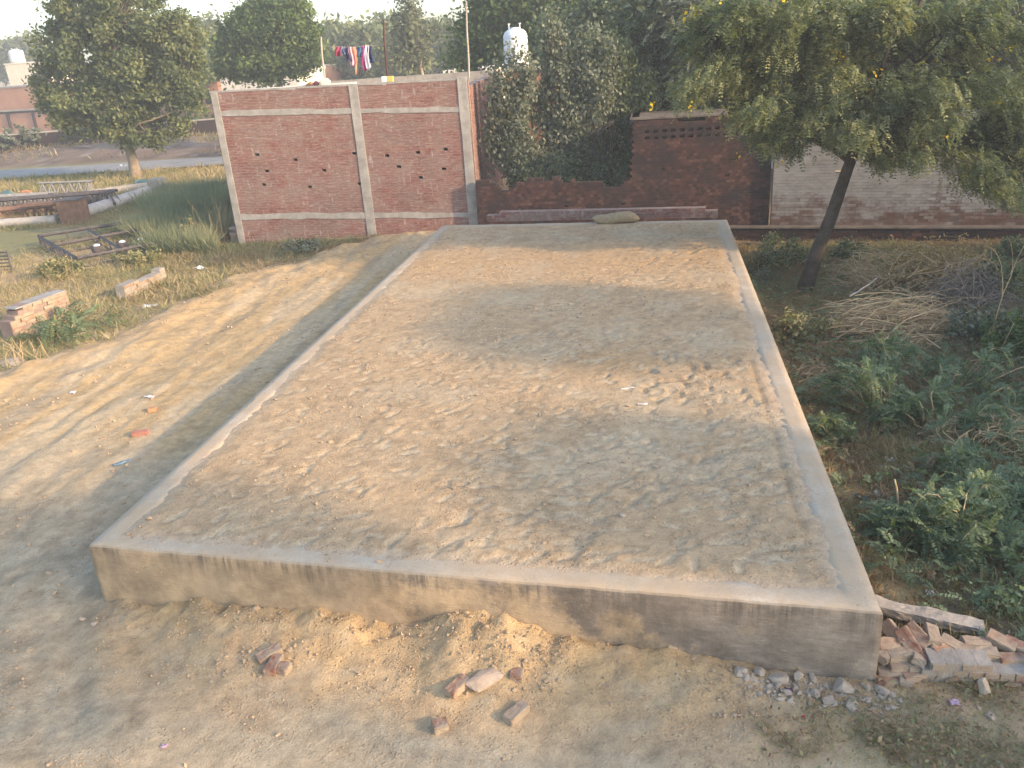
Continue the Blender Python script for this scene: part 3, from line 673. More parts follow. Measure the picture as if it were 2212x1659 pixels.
def tree(label, cat, trunk, trad, blobs, leafm, barkm, seed, ncl=160, per=110, lsize=.2, sig=.35, mode='leaf', aspect=.5, nl=14, group=None, flen=.38, droop=.35, lw=.0075, ll=.055, npair=9, up=.6, ldroop=.0, squash=.75, name='tree', flowers=0, twr=.012, shell=.55):
    r = np.random.RandomState(seed); trunk = np.array(trunk, float); base = trunk[0].copy()
    t = empty(name, tuple(base), label, cat, 0, group)
    C_ = clusters(blobs, ncl, r, shell)-base; tr = trunk-base
    paths = [(tr, np.linspace(trad, trad*.55, len(tr)) if len(tr) < 4 else np.interp(np.linspace(0, 1, len(tr)), [0, .12, 1], [trad*1.25, trad, trad*.5]))]
    LP = []
    tgt = C_[r.choice(len(C_), min(nl, len(C_)), replace=False)]
    for q in tgt:
        k = r.randint(max(1, len(tr)//2), len(tr)); a = tr[k]; p, w = limb(a, a+(q-a)*.92, trad*.38*r.uniform(.6, 1.1), trad*.05+.006, r); paths.append((p, w)); LP.append(p[2:])
    LP = np.concatenate(LP+[tr[len(tr)//2:]])
    for q in C_:
        k = np.argmin(((LP-q)**2).sum(1)+r.rand(len(LP))*.3); p, w = limb(LP[k], q, trad*.07+.004, twr*.5, r, .25, 5); paths.append((p, w))
    V, Fq = tubes(paths, 6); link('trunk', mesh('trunk', V, Fq, mat=barkm, smooth=True), t)
    cr = r.rand(len(C_))
    if mode == 'leaf':
        n = (per*r.uniform(.5, 1.5, len(C_))).astype(int); idx = np.repeat(np.arange(len(C_)), n)
        P = C_[idx]+r.normal(size=(len(idx), 3))*sig*np.array([1, 1, squash])*r.uniform(.7, 1.2, len(C_))[idx][:, None]
        V, Fq = leaves(P, lsize, r, aspect, up, ldroop); rn = np.repeat(np.clip(.6*cr[idx]+.4*r.rand(len(idx)), 0, 1), 4)
    else:
        n = (per*r.uniform(.5, 1.5, len(C_))).astype(int); idx = np.repeat(np.arange(len(C_)), n); cen = np.mean(C_, 0)
        O = C_[idx]+r.normal(size=(len(idx), 3))*sig*np.array([1, 1, squash]); out = unit(C_[idx]-cen)*np.array([1, 1, .3])
        D = out*.7+r.normal(size=(len(idx), 3))*.6+np.array([0, 0, -.25])
        V, Fq, rid = fronds(O, D, flen*r.uniform(.55, 1.3, len(O)), npair, r, lw, ll, droop); fr_ = np.clip(.5*cr[idx]+.5*r.rand(len(idx)), 0, 1); rn = np.repeat(np.clip((.7*cr[idx]+.3*r.rand(len(idx)))[rid]+.10*r.normal(size=len(rid)), 0, 1), 4)
    link('crown', mesh('crown', V, Fq, rnd=rn, mat=leafm), t)
    if flowers:
        P = []
        for q in C_[r.choice(len(C_), flowers)]: 
            c0 = q+r.normal(size=3)*.3; P += [c0+r.normal(size=3)*.05 for _ in range(7)]
        V, Fq = leaves(np.array(P), .06, r, .9); link('blossom', mesh('blossom', V, Fq, rnd=r.rand(len(V)), mat=L['flower']), t)
    return t
def upright(px, py, Y, x_off=0, z=0):
    p = aty(px, py, Y); return np.array([p[0], p[1], z])
def TB(px, Y, top_py, z0=0, lean=0):            # trunk from ground to a seen height
    p = aty(px, top_py, Y); q = np.array([p[0]-lean, p[1], z0]); return [q, q+(p-q)*.35+np.array([.05, 0, 0]), q+(p-q)*.7-np.array([.05, 0, 0]), p]

# big broadleaf tree on the left, by the road
g = gp(295, 388)
B = [blob(a, b, g[1], c_, d_) for a, b, c_, d_ in [(245, 115, 120, 85), (300, 25, 110, 70), (180, 15, 80, 60), (130, 190, 60, 55), (120, 95, 45, 50), (375, 110, 65, 75), (395, 200, 60, 45), (230, 225, 120, 55), (300, 285, 75, 30), (160, 260, 45, 25), (370, 270, 35, 22), (300, 170, 120, 60)]]
tree('big olive-green broadleaf tree by the road, its crown almost down to the ground', 'tree', [g, g+[.05, 0, .9], g+[-.1, 0, 2.2], g+[0, 0, 4.2], g+[.1, 0, 7]], .26, B, L['olive'], M['bark2'], 101, ncl=520, per=140, lsize=.21, sig=.24, nl=30, shell=.45)
# mid-distance trees behind the brick house
tree('dark green rounded tree behind the left part of the brick house roof', 'tree', TB(585, 48, 60), .2, [blob(a, b, 48, c_, d_) for a, b, c_, d_ in [(560, 60, 65, 55), (515, 105, 50, 50), (610, 30, 55, 40), (640, 95, 55, 55), (575, 145, 80, 28), (500, 150, 35, 22)]], L['green'], M['bark'], 103, ncl=280, per=130, lsize=.25, sig=.30, nl=12)
bk = [(445, 85, 42, 40, 'far', 'hazy tree filling the gap right of the big olive tree'), (420, 130, 45, 45, 'far', 'low hazy tree just behind the right edge of the big olive tree'), (700, 110, 50, 50, 'far', 'rounded hazy tree behind the left bamboo pole'), (760, 95, 55, 50, 'olive', 'olive tree behind the hanging clothes'),
      (825, 90, 50, 50, 'olive', 'olive tree behind the dark roof post'), (865, 115, 40, 40, 'far', 'hazy tree left of the thin pale-trunked tree'), (935, 85, 42, 35, 'far', 'hazy tree right of the thin pale-trunked tree'), (975, 90, 38, 36, 'far', 'hazy tree behind the rightmost roof pole'), (1000, 120, 38, 34, 'far', 'small hazy tree low behind the rightmost roof pole')]
for q, (a, b, rx, rz, m_, lb_) in enumerate(bk):
    Y = [88, 75, 92, 84, 96, 78, 105, 98, 80][q]
    tree(lb_, 'tree', TB(a, Y, b), .3, [blob(a, b, Y, rx, rz), blob(a-rx*.5, b+rz*.6, Y, rx*.6, rz*.5), blob(a+rx*.5, b+rz*.55, Y-1, rx*.65, rz*.5), blob(a+rx*.2, b-rz*.6, Y, rx*.5, rz*.45), blob(a, b+rz*1.3, Y, rx*.9, rz*.5)], L[m_], M['bark'], 120+q, ncl=70, per=60, lsize=.62, sig=.7, nl=6, group='trees in the hazy distance')
tree('thin pale-trunked tree with sparse greyish leaves behind the brick house', 'tree', TB(892, 58, 20, lean=-.3), .16, [blob(a, b, 58, c_, d_) for a, b, c_, d_ in [(888, 10, 22, 30), (880, 50, 34, 26), (900, 80, 36, 26), (880, 110, 34, 24), (908, 130, 24, 16)]], L['pale'], M['bark2'], 131, ncl=60, per=42, lsize=.32, sig=.42, nl=12)
tree('hazy dark tree at the far left edge behind the white house', 'tree', TB(30, 125, 110), .3, [blob(a, b, 125, c_, d_) for a, b, c_, d_ in [(15, 130, 40, 40), (60, 110, 30, 25), (95, 130, 30, 22)]], L['far'], M['bark'], 133, ncl=70, per=60, lsize=.8, sig=.8, nl=6)
# right of the house
tree('tall bright-topped green tree behind the white water tank', 'tree', TB(1150, 42, 60), .25, [blob(a, b, 42, c_, d_) for a, b, c_, d_ in [(1060, 30, 40, 50), (1045, 85, 45, 45), (1010, 125, 26, 24), (1000, 40, 20, 22), (1110, 10, 70, 45), (1190, 30, 80, 55), (1290, 20, 80, 50), (1160, 95, 90, 35)]], L['green'], M['bark'], 137, ncl=330, per=120, lsize=.26, sig=.36, nl=14)
tree('yellow-green tree rising over the shrubs in the middle of the skyline', 'tree', TB(1360, 36, 60), .25, [blob(a, b, 36, c_, d_) for a, b, c_, d_ in [(1350, 20, 80, 60), (1280, 70, 60, 50), (1420, 60, 70, 60), (1300, 120, 70, 50)]], L['grove'], M['bark'], 139, ncl=300, per=150, lsize=.20, sig=.33, nl=12)
# big-leaved shrubs in the gap of the broken wall
def shrub(label, base, bl, seed, m_='dusty', ncl=120, per=90, ls=.13, sig=.13, **k):
    return tree(label, 'shrub', [base, base+np.array([.05, 0, .8]), base+np.array([-.05, .05, 1.8]), base+np.array([.1, 0, 2.8])], .05, bl, L[m_], M['bark'], seed, ncl=ncl, per=per, lsize=ls, sig=sig, name='shrub', nl=26, aspect=.62, ldroop=.7, up=.2, squash=2.1, twr=.02, **k)
shrub('leafy grey-green shrub crowding the side wall of the brick house', upright(1100, 380, 25.2), [blob(a, b, 25.2, c_, d_) for a, b, c_, d_ in [(1085, 220, 28, 55), (1080, 300, 28, 40), (1115, 330, 40, 45), (1120, 250, 22, 50), (1108, 150, 12, 30), (1138, 165, 15, 45), (1180, 370, 40, 22)]], 141, ncl=230, per=55, ls=.11)
shrub('tall grey-green shrub with large drooping leaves in the middle of the broken wall gap', upright(1230, 380, 26), [blob(a, b, 26, c_, d_) for a, b, c_, d_ in [(1210, 160, 40, 70), (1250, 230, 48, 75), (1225, 310, 50, 60), (1290, 170, 45, 80), (1170, 240, 30, 40), (1185, 90, 25, 40)]], 143, ncl=300, per=62, ls=.115)
shrub('dark green shrub against the broken end of the old brick wall', upright(1330, 380, 26.5), [blob(a, b, 26.5, c_, d_) for a, b, c_, d_ in [(1330, 180, 45, 80), (1345, 290, 40, 70), (1300, 330, 40, 55), (1270, 375, 50, 22), (1380, 220, 45, 50)]], 145, 'grove', ncl=290, per=65, ls=.11)
shrub('low dark shrub filling the gap behind the lowest notch of the broken wall', upright(1320, 390, 25.0), [blob(a, b, 25.0, c_, d_) for a, b, c_, d_ in [(1320, 385, 50, 25), (1150, 385, 50, 20), (1230, 385, 50, 22)]], 147, 'grove', ncl=150, per=70, ls=.09)
# feathery trees behind the dark and white walls
def fe(label, tx, Y, top, bl, seed, m_='grove', ncl=200, per=26, **k):
    return tree(label, 'tree', TB(tx, Y, top), .17, [blob(a, b, Y, c_, d_) for a, b, c_, d_ in bl], L[m_], M['bark'], seed, ncl=ncl, per=per, mode='frond', sig=.42, nl=18, **k)
fe('feathery dark green tree behind the vented end of the old brick wall', 1440, 28.5, 120, [(1430, 60, 80, 70), (1500, 120, 90, 70), (1410, 170, 60, 50), (1480, 205, 80, 30), (1560, 60, 80, 70), (1530, 200, 60, 25)], 151, ncl=480, per=44, flen=.26, ll=.10, lw=.026, npair=6)
fe('feathery blue-green tree leaning over the corner where the two walls meet', 1640, 27, 120, [(1560, 120, 70, 60), (1620, 60, 80, 60), (1590, 190, 60, 30), (1500, 30, 60, 40), (1640, 150, 40, 40)], 153, m_='dusty', ncl=400, per=44, flen=.25, ll=.095, lw=.026, npair=6)
fe('dense dark feathery tree in the upper right corner behind the acacia', 2080, 27.5, 100, [(1880, 30, 60, 60), (2000, 20, 90, 60), (1950, 100, 60, 40), (2180, 60, 70, 70), (2190, 170, 50, 60), (2120, 230, 60, 50), (2000, 180, 80, 40), (2230, 280, 50, 50)], 155, ncl=520, per=40, flen=.28, ll=.11, lw=.028, npair=6)

# ---- leaning acacia in the right-hand lot
ab = gp(1737, 628, -.36); AY = ab[1]
tk = [ab]
for q, (a, b) in enumerate([(1752, 585), (1770, 530), (1795, 470), (1815, 410), (1836, 350), (1862, 290), (1885, 235), (1905, 170), (1930, 90)]): tk.append(aty(a, b, AY+.06*q))
ablobs = [(1770, 60, 75, 60), (1800, 140, 85, 55), (1700, 60, 60, 60), (1760, 225, 85, 35), (1850, 205, 70, 50), (1680, 225, 60, 35), (1650, 275, 35, 22), (1840, 275, 60, 25), (1930, 250, 80, 35), (2000, 260, 60, 35), (1985, 190, 60, 30), (1890, 40, 60, 50), (2020, 60, 90, 40), (2130, 60, 70, 40), (2120, 170, 50, 35), (2190, 230, 45, 45), (2150, 290, 50, 30), (2060, 305, 45, 18), (2200, 330, 30, 40), (1730, 262, 50, 18), (2090, 345, 40, 22), (1960, 320, 50, 18), (1610, 230, 45, 28), (1570, 150, 45, 40), (1640, 120, 45, 45), (1520, 60, 50, 45), (1600, 40, 55, 45), (1500, 190, 30, 22), (2170, 400, 28, 30), (2120, 380, 22, 26), (1700, 300, 30, 12), (1900, 320, 26, 22)]
ac = tree('leaning dark-trunked acacia with drooping feathery crown and small yellow blossoms', 'tree', tk, .155, [blob(a, b, AY-.3+.5*math.sin(a*.05), c_, d_, dy=1.2) for a, b, c_, d_ in ablobs], L['acacia'], M['bark'], 161, ncl=660, per=42, mode='frond', sig=.15, nl=34, flen=.19, ll=.065, lw=.016, npair=6, droop=.6, flowers=110)
for pts_, w_ in (([(1836, 350), (1840, 270), (1800, 170), (1790, 90)], .09), ([(1885, 240), (1960, 175), (2030, 110), (2110, 65), (2212, 20)], .065), ([(1870, 260), (1900, 160), (1960, 60), (2000, -20)], .08), ([(1930, 190), (2030, 200), (2090, 160), (2180, 110)], .045)):
    pp_ = np.array([aty(a, b, AY+.1+.05*i_) for i_, (a, b) in enumerate(pts_)])-ab; V, Fq = tubes([(pp_, np.linspace(w_, w_*.45, len(pp_)))], 8); link('limb', mesh('limb', V, Fq, mat=M['bark'], smooth=True), ac)

# ---- unseen trees and house added on the sunny side for their shade
SUN_EL = math.radians(20.5); SD = np.array([.953, -.302, 0]); SD /= np.linalg.norm(SD)
def caster(sx_, sy_, t_, rx, rz, label, seed, ncl=120, per=70, gz=.7, m_='green'):
    c = np.array([sx_, sy_, gz])+SD*t_+np.array([0, 0, t_*math.tan(SUN_EL)])
    b0 = np.array([c[0]+.3, c[1], 0]); tree(label, 'tree', [b0, b0+[0, 0, c[2]*.4], b0+[-.1, 0, c[2]*.7], c], .13, [(c[0], c[1], c[2], rx, rx, rz)], L[m_], M['bark'], seed, ncl=ncl, per=per, lsize=.26, sig=.25, nl=10, group='unseen trees added to cast shade')
# ---- shade casters (shade centre on the plinth, distance towards the sun)
caster(-.9, 13.0, 19, 1.75, .62, 'unseen dense tree added beyond the right edge to shade the middle of the plinth', 171, 170)
caster(.5, 7.7, 17, 1.15, .45, 'unseen tree added beyond the right edge to shade the front of the plinth', 173, 120)
caster(-6.8, 6.3, 24, 1.5, .7, 'unseen tall tree added behind the viewpoint to shade the left foreground', 175, 150, gz=0)
caster(1.2, 4.7, 15, .9, .5, 'unseen small tree added on the right to shade the near foreground', 177, 90, gz=0)
caster(-1.5, 20.4, 20, 1.0, 1.1, 'unseen tree added beyond the right edge to shade the far end of the plinth', 179, 130)
nb = empty('brick_house', (15.5, 8.0, 0), 'unseen flat-roofed house block added beyond the right edge to shade the lot', 'house')  # unseen block added to keep the right-hand lot in shade
boxmesh_o = link('wall', boxmesh('wall', [(0, 0, 1.55, 5.4, 21., 4.2)], M['mortar']), nb)
link('parapet', boxmesh('parapet', [(-2.6, 0, 3.85, .2, 21.02, .42), (2.6, 0, 3.85, .2, 21.02, .42), (0, -10.41, 3.85, 5.0, .2, .42), (0, 10.41, 3.85, 5.0, .2, .42)], M['brick']), nb)

# ------------------------------------------------------------------ mesquite bushes in the right lot
def mesquite(px, py, w, h, n, seed, label, lean=(0, 0), zb=None, m_='mesq', L_=.26, ll=.05, lw=.010):
    r = np.random.RandomState(seed); g = gp(px, py, -.25); g[2] = float(gh(g[0], g[1])) if zb is None else zb
    t = empty('shrub', tuple(g), label, 'shrub'); paths = []; O = []; D = []
    for k in range(max(8, n//22)):
        a = r.uniform(0, 2*PI); rad = w*math.sqrt(r.rand()); tip = np.array([math.cos(a)*rad+lean[0]*r.rand(), math.sin(a)*rad+lean[1]*r.rand(), h*(1-.65*(rad/w)**2)*r.uniform(.55, 1.1)])
        p, q = limb(r.normal(size=3)*[.06, .06, 0], tip*[1.25, 1.25, .95], .010, .003, r, .45, 8); paths.append((p, q))
        for m in range(22):
            f = r.uniform(.35, 1.0); i0 = min(int(f*7), 6); pt = p[i0]+(p[i0+1]-p[i0])*(f*7-i0) if f < 1 else p[7]
            O.append(pt+r.normal(size=3)*.02); D.append(unit((p[i0+1]-p[i0]))*.8+r.normal(size=3)*.75+[0, 0, .05])
    V, Fq = tubes(paths, 4); link('stem', mesh('stem', V, Fq, mat=M['twig']), t)
    O = np.array(O); D = np.array(D); V, Fq, rid = fronds(O, D, L_*r.uniform(.5, 1.2, len(O)), 11, r, lw, ll, .35); a = r.rand(len(O))**1.2*.85+(r.rand(len(O)) > .95)*.3
    link('foliage', mesh('foliage', V, Fq, rnd=np.repeat(np.clip(a[rid]+.1*r.normal(size=len(rid)), 0, 1), 4), mat=L[m_]), t); return t
mesquite(1890, 895, .62, .75, 420, 301, 'large blue-green mesquite bush reaching a frond over the right edge of the plinth', lean=(-.35, -.1))
mesquite(1915, 800, .75, .8, 330, 303, 'green mesquite bush below the dry brush pile')
mesquite(2060, 830, .85, .75, 260, 305, 'spreading mesquite bush right of the one below the brush pile', lean=(.4, -.2))
mesquite(2000, 930, .7, .55, 170, 307, 'thin low mesquite bush in the middle of the lot')
mesquite(2090, 960, .45, .35, 60, 309, 'creeping mesquite runner in the brown weeds, right of the thin bush', lean=(.5, -.1))
mesquite(1960, 1215, .34, .50, 230, 311, 'blue-green mesquite seedling near the front right corner of the plinth')
mesquite(2060, 1195, .50, .60, 420, 313, 'bright green mesquite bush with a dark hollow at its right, near the broken beam')
mesquite(2150, 1130, .45, .50, 240, 315, 'darker mesquite bush at the back of the bright green one')
mesquite(2080, 1060, .35, .40, 120, 317, 'small mesquite bush beside the split sticks')
mesquite(2170, 1260, .35, .30, 120, 319, 'low mesquite sprig by the far end of the broken beam')
mesquite(2190, 900, .6, .6, 150, 321, 'mesquite bush cut by the right edge of the view')
mesquite(1790, 955, .25, .35, 70, 323, 'small mesquite tuft hugging the right side of the plinth')
mesquite(150, 745, .75, .55, 260, 325, 'green bush growing over the foot of the ruined wall stub', zb=0, L_=.4, ll=.07, lw=.013)
def broad(px, py, w, h, n, seed, label, m_='dusty', ls=.085, z=-.3):
    r = np.random.RandomState(seed); g = gp(px, py, z); g[2] = float(gh(g[0], g[1])); t = empty('shrub', tuple(g), label, 'shrub'); paths = []; P = []
    for k in range(max(7, n//60)):
        a = r.uniform(0, 2*PI); rad = w*math.sqrt(r.rand()); tip = np.array([math.cos(a)*rad, math.sin(a)*rad*.7, h*(1-.5*(rad/w)**2)*r.uniform(.6, 1.1)])
        p, q = limb([0, 0, 0]+r.normal(size=3)*[w*.3, w*.2, 0], tip, .010, .003, r, .25, 7); paths.append((p, q)); m = n//max(7, n//60); f = r.uniform(.25, 1, m)*6
        i0 = np.minimum(f.astype(int), 5); P.append(p[i0]+(p[i0+1]-p[i0])*(f-i0)[:, None]+r.normal(size=(m, 3))*.07)
    V, Fq = tubes(paths, 4); link('stem', mesh('stem', V, Fq, mat=M['twig']), t); P = np.concatenate(P); V, Fq = leaves(P, ls, r, .6, .8)
    link('foliage', mesh('foliage', V, Fq, rnd=np.repeat(r.rand(len(P)), 4), mat=L[m_]), t); return t
broad(1690, 575, .75, .7, 1500, 331, 'dark weedy shrub behind the foot of the acacia trunk', 'grove')
broad(1640, 600, .35, .5, 500, 333, 'small grey-green shrub squeezed between the plinth and the trunk')
broad(1830, 560, .6, .6, 1100, 335, 'dark green shrub just right of the acacia trunk', 'grove')
broad(1720, 730, .6, .6, 1300, 337, 'yellowing leafy shrub at the near side of the acacia trunk', 'weed', .08)
broad(1790, 720, .35, .4, 500, 339, 'dry yellow-leaved shrub touching the left tip of the brush pile', 'dry', .07)
broad(2150, 640, .7, .9, 1500, 341, 'dark green shrub at the right edge behind the brush pile', 'grove')
broad(2190, 760, .6, .8, 1300, 343, 'leafy dark shrub at the right edge, level with the brush pile', 'green')
broad(2120, 730, .7, .7, 1500, 345, 'dusty shrub between the grey twig mound and the right edge')
broad(2060, 505, .16, .75, 330, 347, 'slim green weed growing up against the whitewashed wall', 'green', .09, -.4)
broad(1668, 500, .3, .55, 500, 349, 'leafy weed in the corner where the two walls meet', 'grove', .09, 0)
broad(2190, 560, .7, .5, 900, 351, 'low shrub on the footing at the right edge', 'grove', .09, -.4)
broad(650, 548, .7, .35, 900, 353, 'low dark weed patch at the foot of the brick house', 'dusty', .09, 0)
broad(420, 525, .5, .7, 900, 359, 'bright green weed clump just left of the house corner', 'weed', .1, 0)
broad(130, 600, .8, .5, 1000, 361, 'bright green weed patch in front of the steel frame', 'weed', .1, 0)
broad(300, 570, .8, .4, 1000, 363, 'yellow-green weed patch at the near edge of the steel frame', 'weed', .09, 0)
broad(60, 340, 2.2, 1.6, 1500, 365, 'grey-green bush on the rubble bank across the road', 'dusty', .24, 0)
broad(30, 275, 3.2, 2.0, 1000, 367, 'dry bush at the foot of the long far brick building', 'weed', .4, 0)
broad(440, 305, 1.6, 1.8, 900, 369, 'small dark bush at the end of the low far wall', 'green', .26, 0)
broad(2165, 1320, .3, .2, 300, 371, 'low leafy weed behind the loose bricks', 'mesq', .05, 0)

# ------------------------------------------------------------------ ground cover (uncountable)
def blades(name, pts, hgt, seed, mat, w=.010, lean=.5, litter=0, label=None):
    r = np.random.RandomState(seed); n = len(pts); zb = gh(pts[:, 0], pts[:, 1]); d = unit(np.c_[r.normal(size=(n, 2))*lean, r.uniform(.5, 1.2, n)])
    l = hgt*r.uniform(.35, 1.2, n); b = unit(np.cross(d, r.normal(size=(n, 3)))); wd = w*r.uniform(.6, 1.4, n)
    A = d*(l*.5)[:, None]; V, Fq = quads(np.c_[pts, zb]+A*.95, A, b*wd[:, None]*.5); k = fbm(pts[:, 0]*.9, pts[:, 1]*.9, 3, seed); rn = np.clip(.5*sm(.3, .7, k)+.5*r.rand(n), 0, 1)
    if litter:
        q = pts[r.choice(n, litter)]+r.normal(size=(litter, 2))*.1; zq = gh(q[:, 0], q[:, 1])+.015+.05*r.rand(litter); V2, F2 = leaves(np.c_[q, zq], .045, r, .5, 1.4)
        V = np.concatenate([V, V2]); Fq = np.concatenate([Fq, F2+len(rn)*4]); rn = np.concatenate([rn, r.rand(litter)])
    return tag(link(name, mesh(name, V, Fq, rnd=np.repeat(rn, 4), mat=mat)), label, None, None, 'stuff')
def region(n, xr, yr, cl, seed, thr, cond):
    P = []; r = np.random.RandomState(seed); tot = 0
    while tot < n:
        a = r.uniform(*xr, 20000); b = r.uniform(*yr, 20000); k = r.rand(20000) < sm(thr-.15, thr+.15, fbm(a*cl, b*cl, 3, seed)); m = k & cond(a, b); P.append(np.c_[a[m], b[m]]); tot += m.sum()
    return np.concatenate(P)[:n]
lot = lambda a, b: (a > 1.86) & (b > 6.1) & (b < 23.1-.16*(a-3)) & (a < 3.2+.36*b)
blades('scrub', region(70000, (1.86, 11), (6.1, 23), 1.3, 401, .38, lot), .20, 402, L['scrub'], .014, .9, 30000, 'brown and green low scrub covering the lot right of the plinth')
blades('dry_grass', region(75000, (1.86, 11), (6.0, 23), .9, 403, .50, lot), .20, 404, L['drygrass'], .006, 1.3, 0, 'dry straw-coloured grass tangled over the lot')
blades('grass', region(16000, (.7, 4.2), (4.4, 6.6), 1.5, 405, .50, lambda a, b: ((a > 1.8) | (b < yfront(a)-.03)) & (a*.75+b > 5.9+.3*np.sin(a*5))), .05, 406, L['scrub'], .005, 1.1, 3000, 'sparse trampled grass around the stones at the front right corner')
lf = lambda a, b: (leftline(a, b) < .15) & (a < -7) & ~((b > 23.1) & (a > -12.6)) & (np.hypot((a+21)/4.2, (b-25)/3.0) > .55)
blades('weeds', region(30000, (-27, -7.5), (12, 33), .45, 411, .52, lf), .26, 412, L['weed'], .016, .7, 12000, 'green and yellow weeds on the waste ground at the left')
blades('dry_weeds', region(34000, (-27, -7.0), (12, 33), .6, 413, .42, lf), .30, 414, L['drygrass'], .012, .8, 0, 'dry straw weeds on the waste ground at the left')
blades('dry_weeds', region(7000, (-13.5, -6.5), (17, 23.1), .9, 415, .42, lambda a, b: (leftline(a, b) < .7)), .22, 416, L['scrub'], .012, 1., 6000, 'reddish-brown dead weeds along the edge of the clay')
blades('verge_grass', region(24000, (-55, -14), (32, 44), .25, 417, .40, lambda a, b: (((b-ra[1])-(a-ra[0])*dr[1]/dr[0]) < -2.6)),   .42, 418, L['verge'], .035, .7, 0, 'rough green and orange grass on the near verge of the road')
blades('bank_weeds', region(9000, (-60, -14), (48, 64), .2, 419, .45, lambda a, b: a == a), .5, 420, L['scrub'], .05, .8, 4000, 'dead weeds on the rubble bank across the road')
def band(a, b):
    t_ = (b-22.5)/10.5; c0 = -13.9-5.2*t_; return (b > 22) & (b < 33.5) & (np.abs(a-c0) < 1.5+.5*t_+.5*np.sin(b*1.3)) & ~((a > -12.55) & (b > 23))
blades('tall_weeds', region(26000, (-22, -11), (22, 33.5), .6, 421, .38, band), .75, 422, L['dusty2'], .022, .45, 8000, 'tall blue-green weeds on the slope beside the brick house')
def frondstuff(name, pts, seed, mat, label, L_=.22, ll=.045, lw=.010):
    r = np.random.RandomState(seed); n = len(pts); zb = gh(pts[:, 0], pts[:, 1]); O = np.c_[pts, zb+.02+.18*r.rand(n)**2]; D = np.c_[r.normal(size=(n, 2)), r.uniform(.1, .8, n)]
    V, Fq, rid = fronds(O, D, L_*r.uniform(.5, 1.3, n), 9, r, lw, ll, .5); a = np.clip(.5*fbm(pts[:, 0]*2, pts[:, 1]*2, 2, seed)+.5*r.rand(n), 0, 1)
    return tag(link(name, mesh(name, V, Fq, rnd=np.repeat(a[rid], 4), mat=L[mat])), label, None, None, 'stuff')
frondstuff('undergrowth', region(3600, (1.9, 10), (6.2, 20), 1.1, 441, .56, lot), 442, 'mesq', 'low feathery green weeds mixed through the lot')
frondstuff('undergrowth', region(3000, (1.9, 11), (7, 22.5), 1.6, 443, .50, lot), 444, 'scrub', 'brown and olive feathery undergrowth mixed through the lot', .25)
def stalks(label, px, py, n, h, seed, mat='twig', z=0, spread=.25):
    r = np.random.RandomState(seed); g = gp(px, py, z); g[2] = float(gh(g[0], g[1])); P = []
    for k in range(n):
        b = r.normal(size=3)*[spread, spread, 0]; tip = b+np.array([r.normal()*.35*h, r.normal()*.3*h, h*r.uniform(.6, 1.1)]); P.append((limb(b, tip, .008, .003, r, .15, 6)))
    V, Fq = tubes(P, 4); return tag(link('dry_stalks', mesh('dry_stalks', V, Fq, mat=M[mat]), loc=g), label, 'stalks')
stalks('tuft of tall straw-coloured stalks beside the left corner of the brick house', 475, 520, 34, 1.3, 431, 'straw')
stalks('fan of pale dry stalks at the left edge above the ruined wall stub', 25, 690, 26, .8, 433, 'straw', spread=.35)
stalks('thin dry stalks in front of the steel frame', 170, 640, 9, 1.0, 435, 'straw', spread=.5)
stalks('brown canes leaning by the near foot of the ruined wall stub', 70, 775, 14, .45, 437, 'twig', spread=.2)

# ------------------------------------------------------------------ brush pile, twig mound, sapling
r = np.random.RandomState(501)
def brush(label, px, py, wx, wy, h, n, seed, mat='twig', leafn=0, dirn=.2, len_=(.5, 1.5), rr_=.008, lm_='dry', cat='brush pile', name='brush_pile', lo=(0, 0, 0)):
    r = np.random.RandomState(seed); g = gp(px, py, -.2); g[2] = float(gh(g[0], g[1])); t = empty(name, tuple(g), label, cat); P = []
    for k in range(n):
        a = r.uniform(0, 2*PI); q = math.sqrt(r.rand()); c_ = np.array([math.cos(a)*q*wx, math.sin(a)*q*wy, h*(1-q**2)*r.uniform(.2, 1.05)+.03]); L_ = r.uniform(*len_); th = dirn+r.normal()*.65
        d_ = np.array([math.cos(th), math.sin(th), r.normal()*.22])*L_*.5; s_ = np.cross(d_, [0, 0, 1])*r.normal()*.35; t_ = np.linspace(-1, 1, 9)[:, None]
        p = c_+d_*t_+s_*(1-t_**2)-np.array([0, 0, .12*L_])*t_**2+np.cumsum(r.normal(size=(9, 3))*.012, 0); p[:, 2] = np.maximum(p[:, 2], .01); P.append((p, np.linspace(rr_*r.uniform(.6, 1.6), .0018, 9)))
    V, Fq = tubes(P, 4); link('twigs', mesh('twigs', V, Fq, mat=M[mat]), t)
    if leafn:
        u = r.randint(0, len(P), leafn); Pt = np.array([P[i_][0][r.randint(3, 9)] for i_ in u])+r.normal(size=(leafn, 3))*.06; V, Fq = leaves(Pt, .075, r, .42, .5); link('dead_leaves', mesh('dead_leaves', V, Fq, rnd=np.repeat(r.rand(leafn), 4), mat=L[lm_]), t)
    return t
brush('tangled pile of long dry brown branches, middle of the right-hand lot', 1945, 700, 1.2, .8, .75, 420, 503, leafn=700, dirn=.0, rr_=.010, len_=(.6, 1.9))
brush('heap of branches with golden dead leaves behind the tangled pile', 2010, 605, 1.1, .6, .95, 190, 505, leafn=11000, dirn=.6, len_=(.6, 1.7))
brush('rounded mound of fine grey-purple twigs right of the golden-leaved heap', 2090, 640, .75, .7, .95, 420, 507, mat='greytwig', dirn=1.2, len_=(.5, 1.2), rr_=.0065)
brush('dry curly twigs drooping over the weeds left of the tangled pile', 1860, 600, .6, .45, .95, 170, 509, leafn=160, dirn=2.0, rr_=.0065)
brush('small heap of dead reddish twigs in the brown weeds below the bushes', 1790, 800, .45, .6, .2, 150, 511, dirn=1.0, len_=(.3, .8), rr_=.0065, leafn=250)
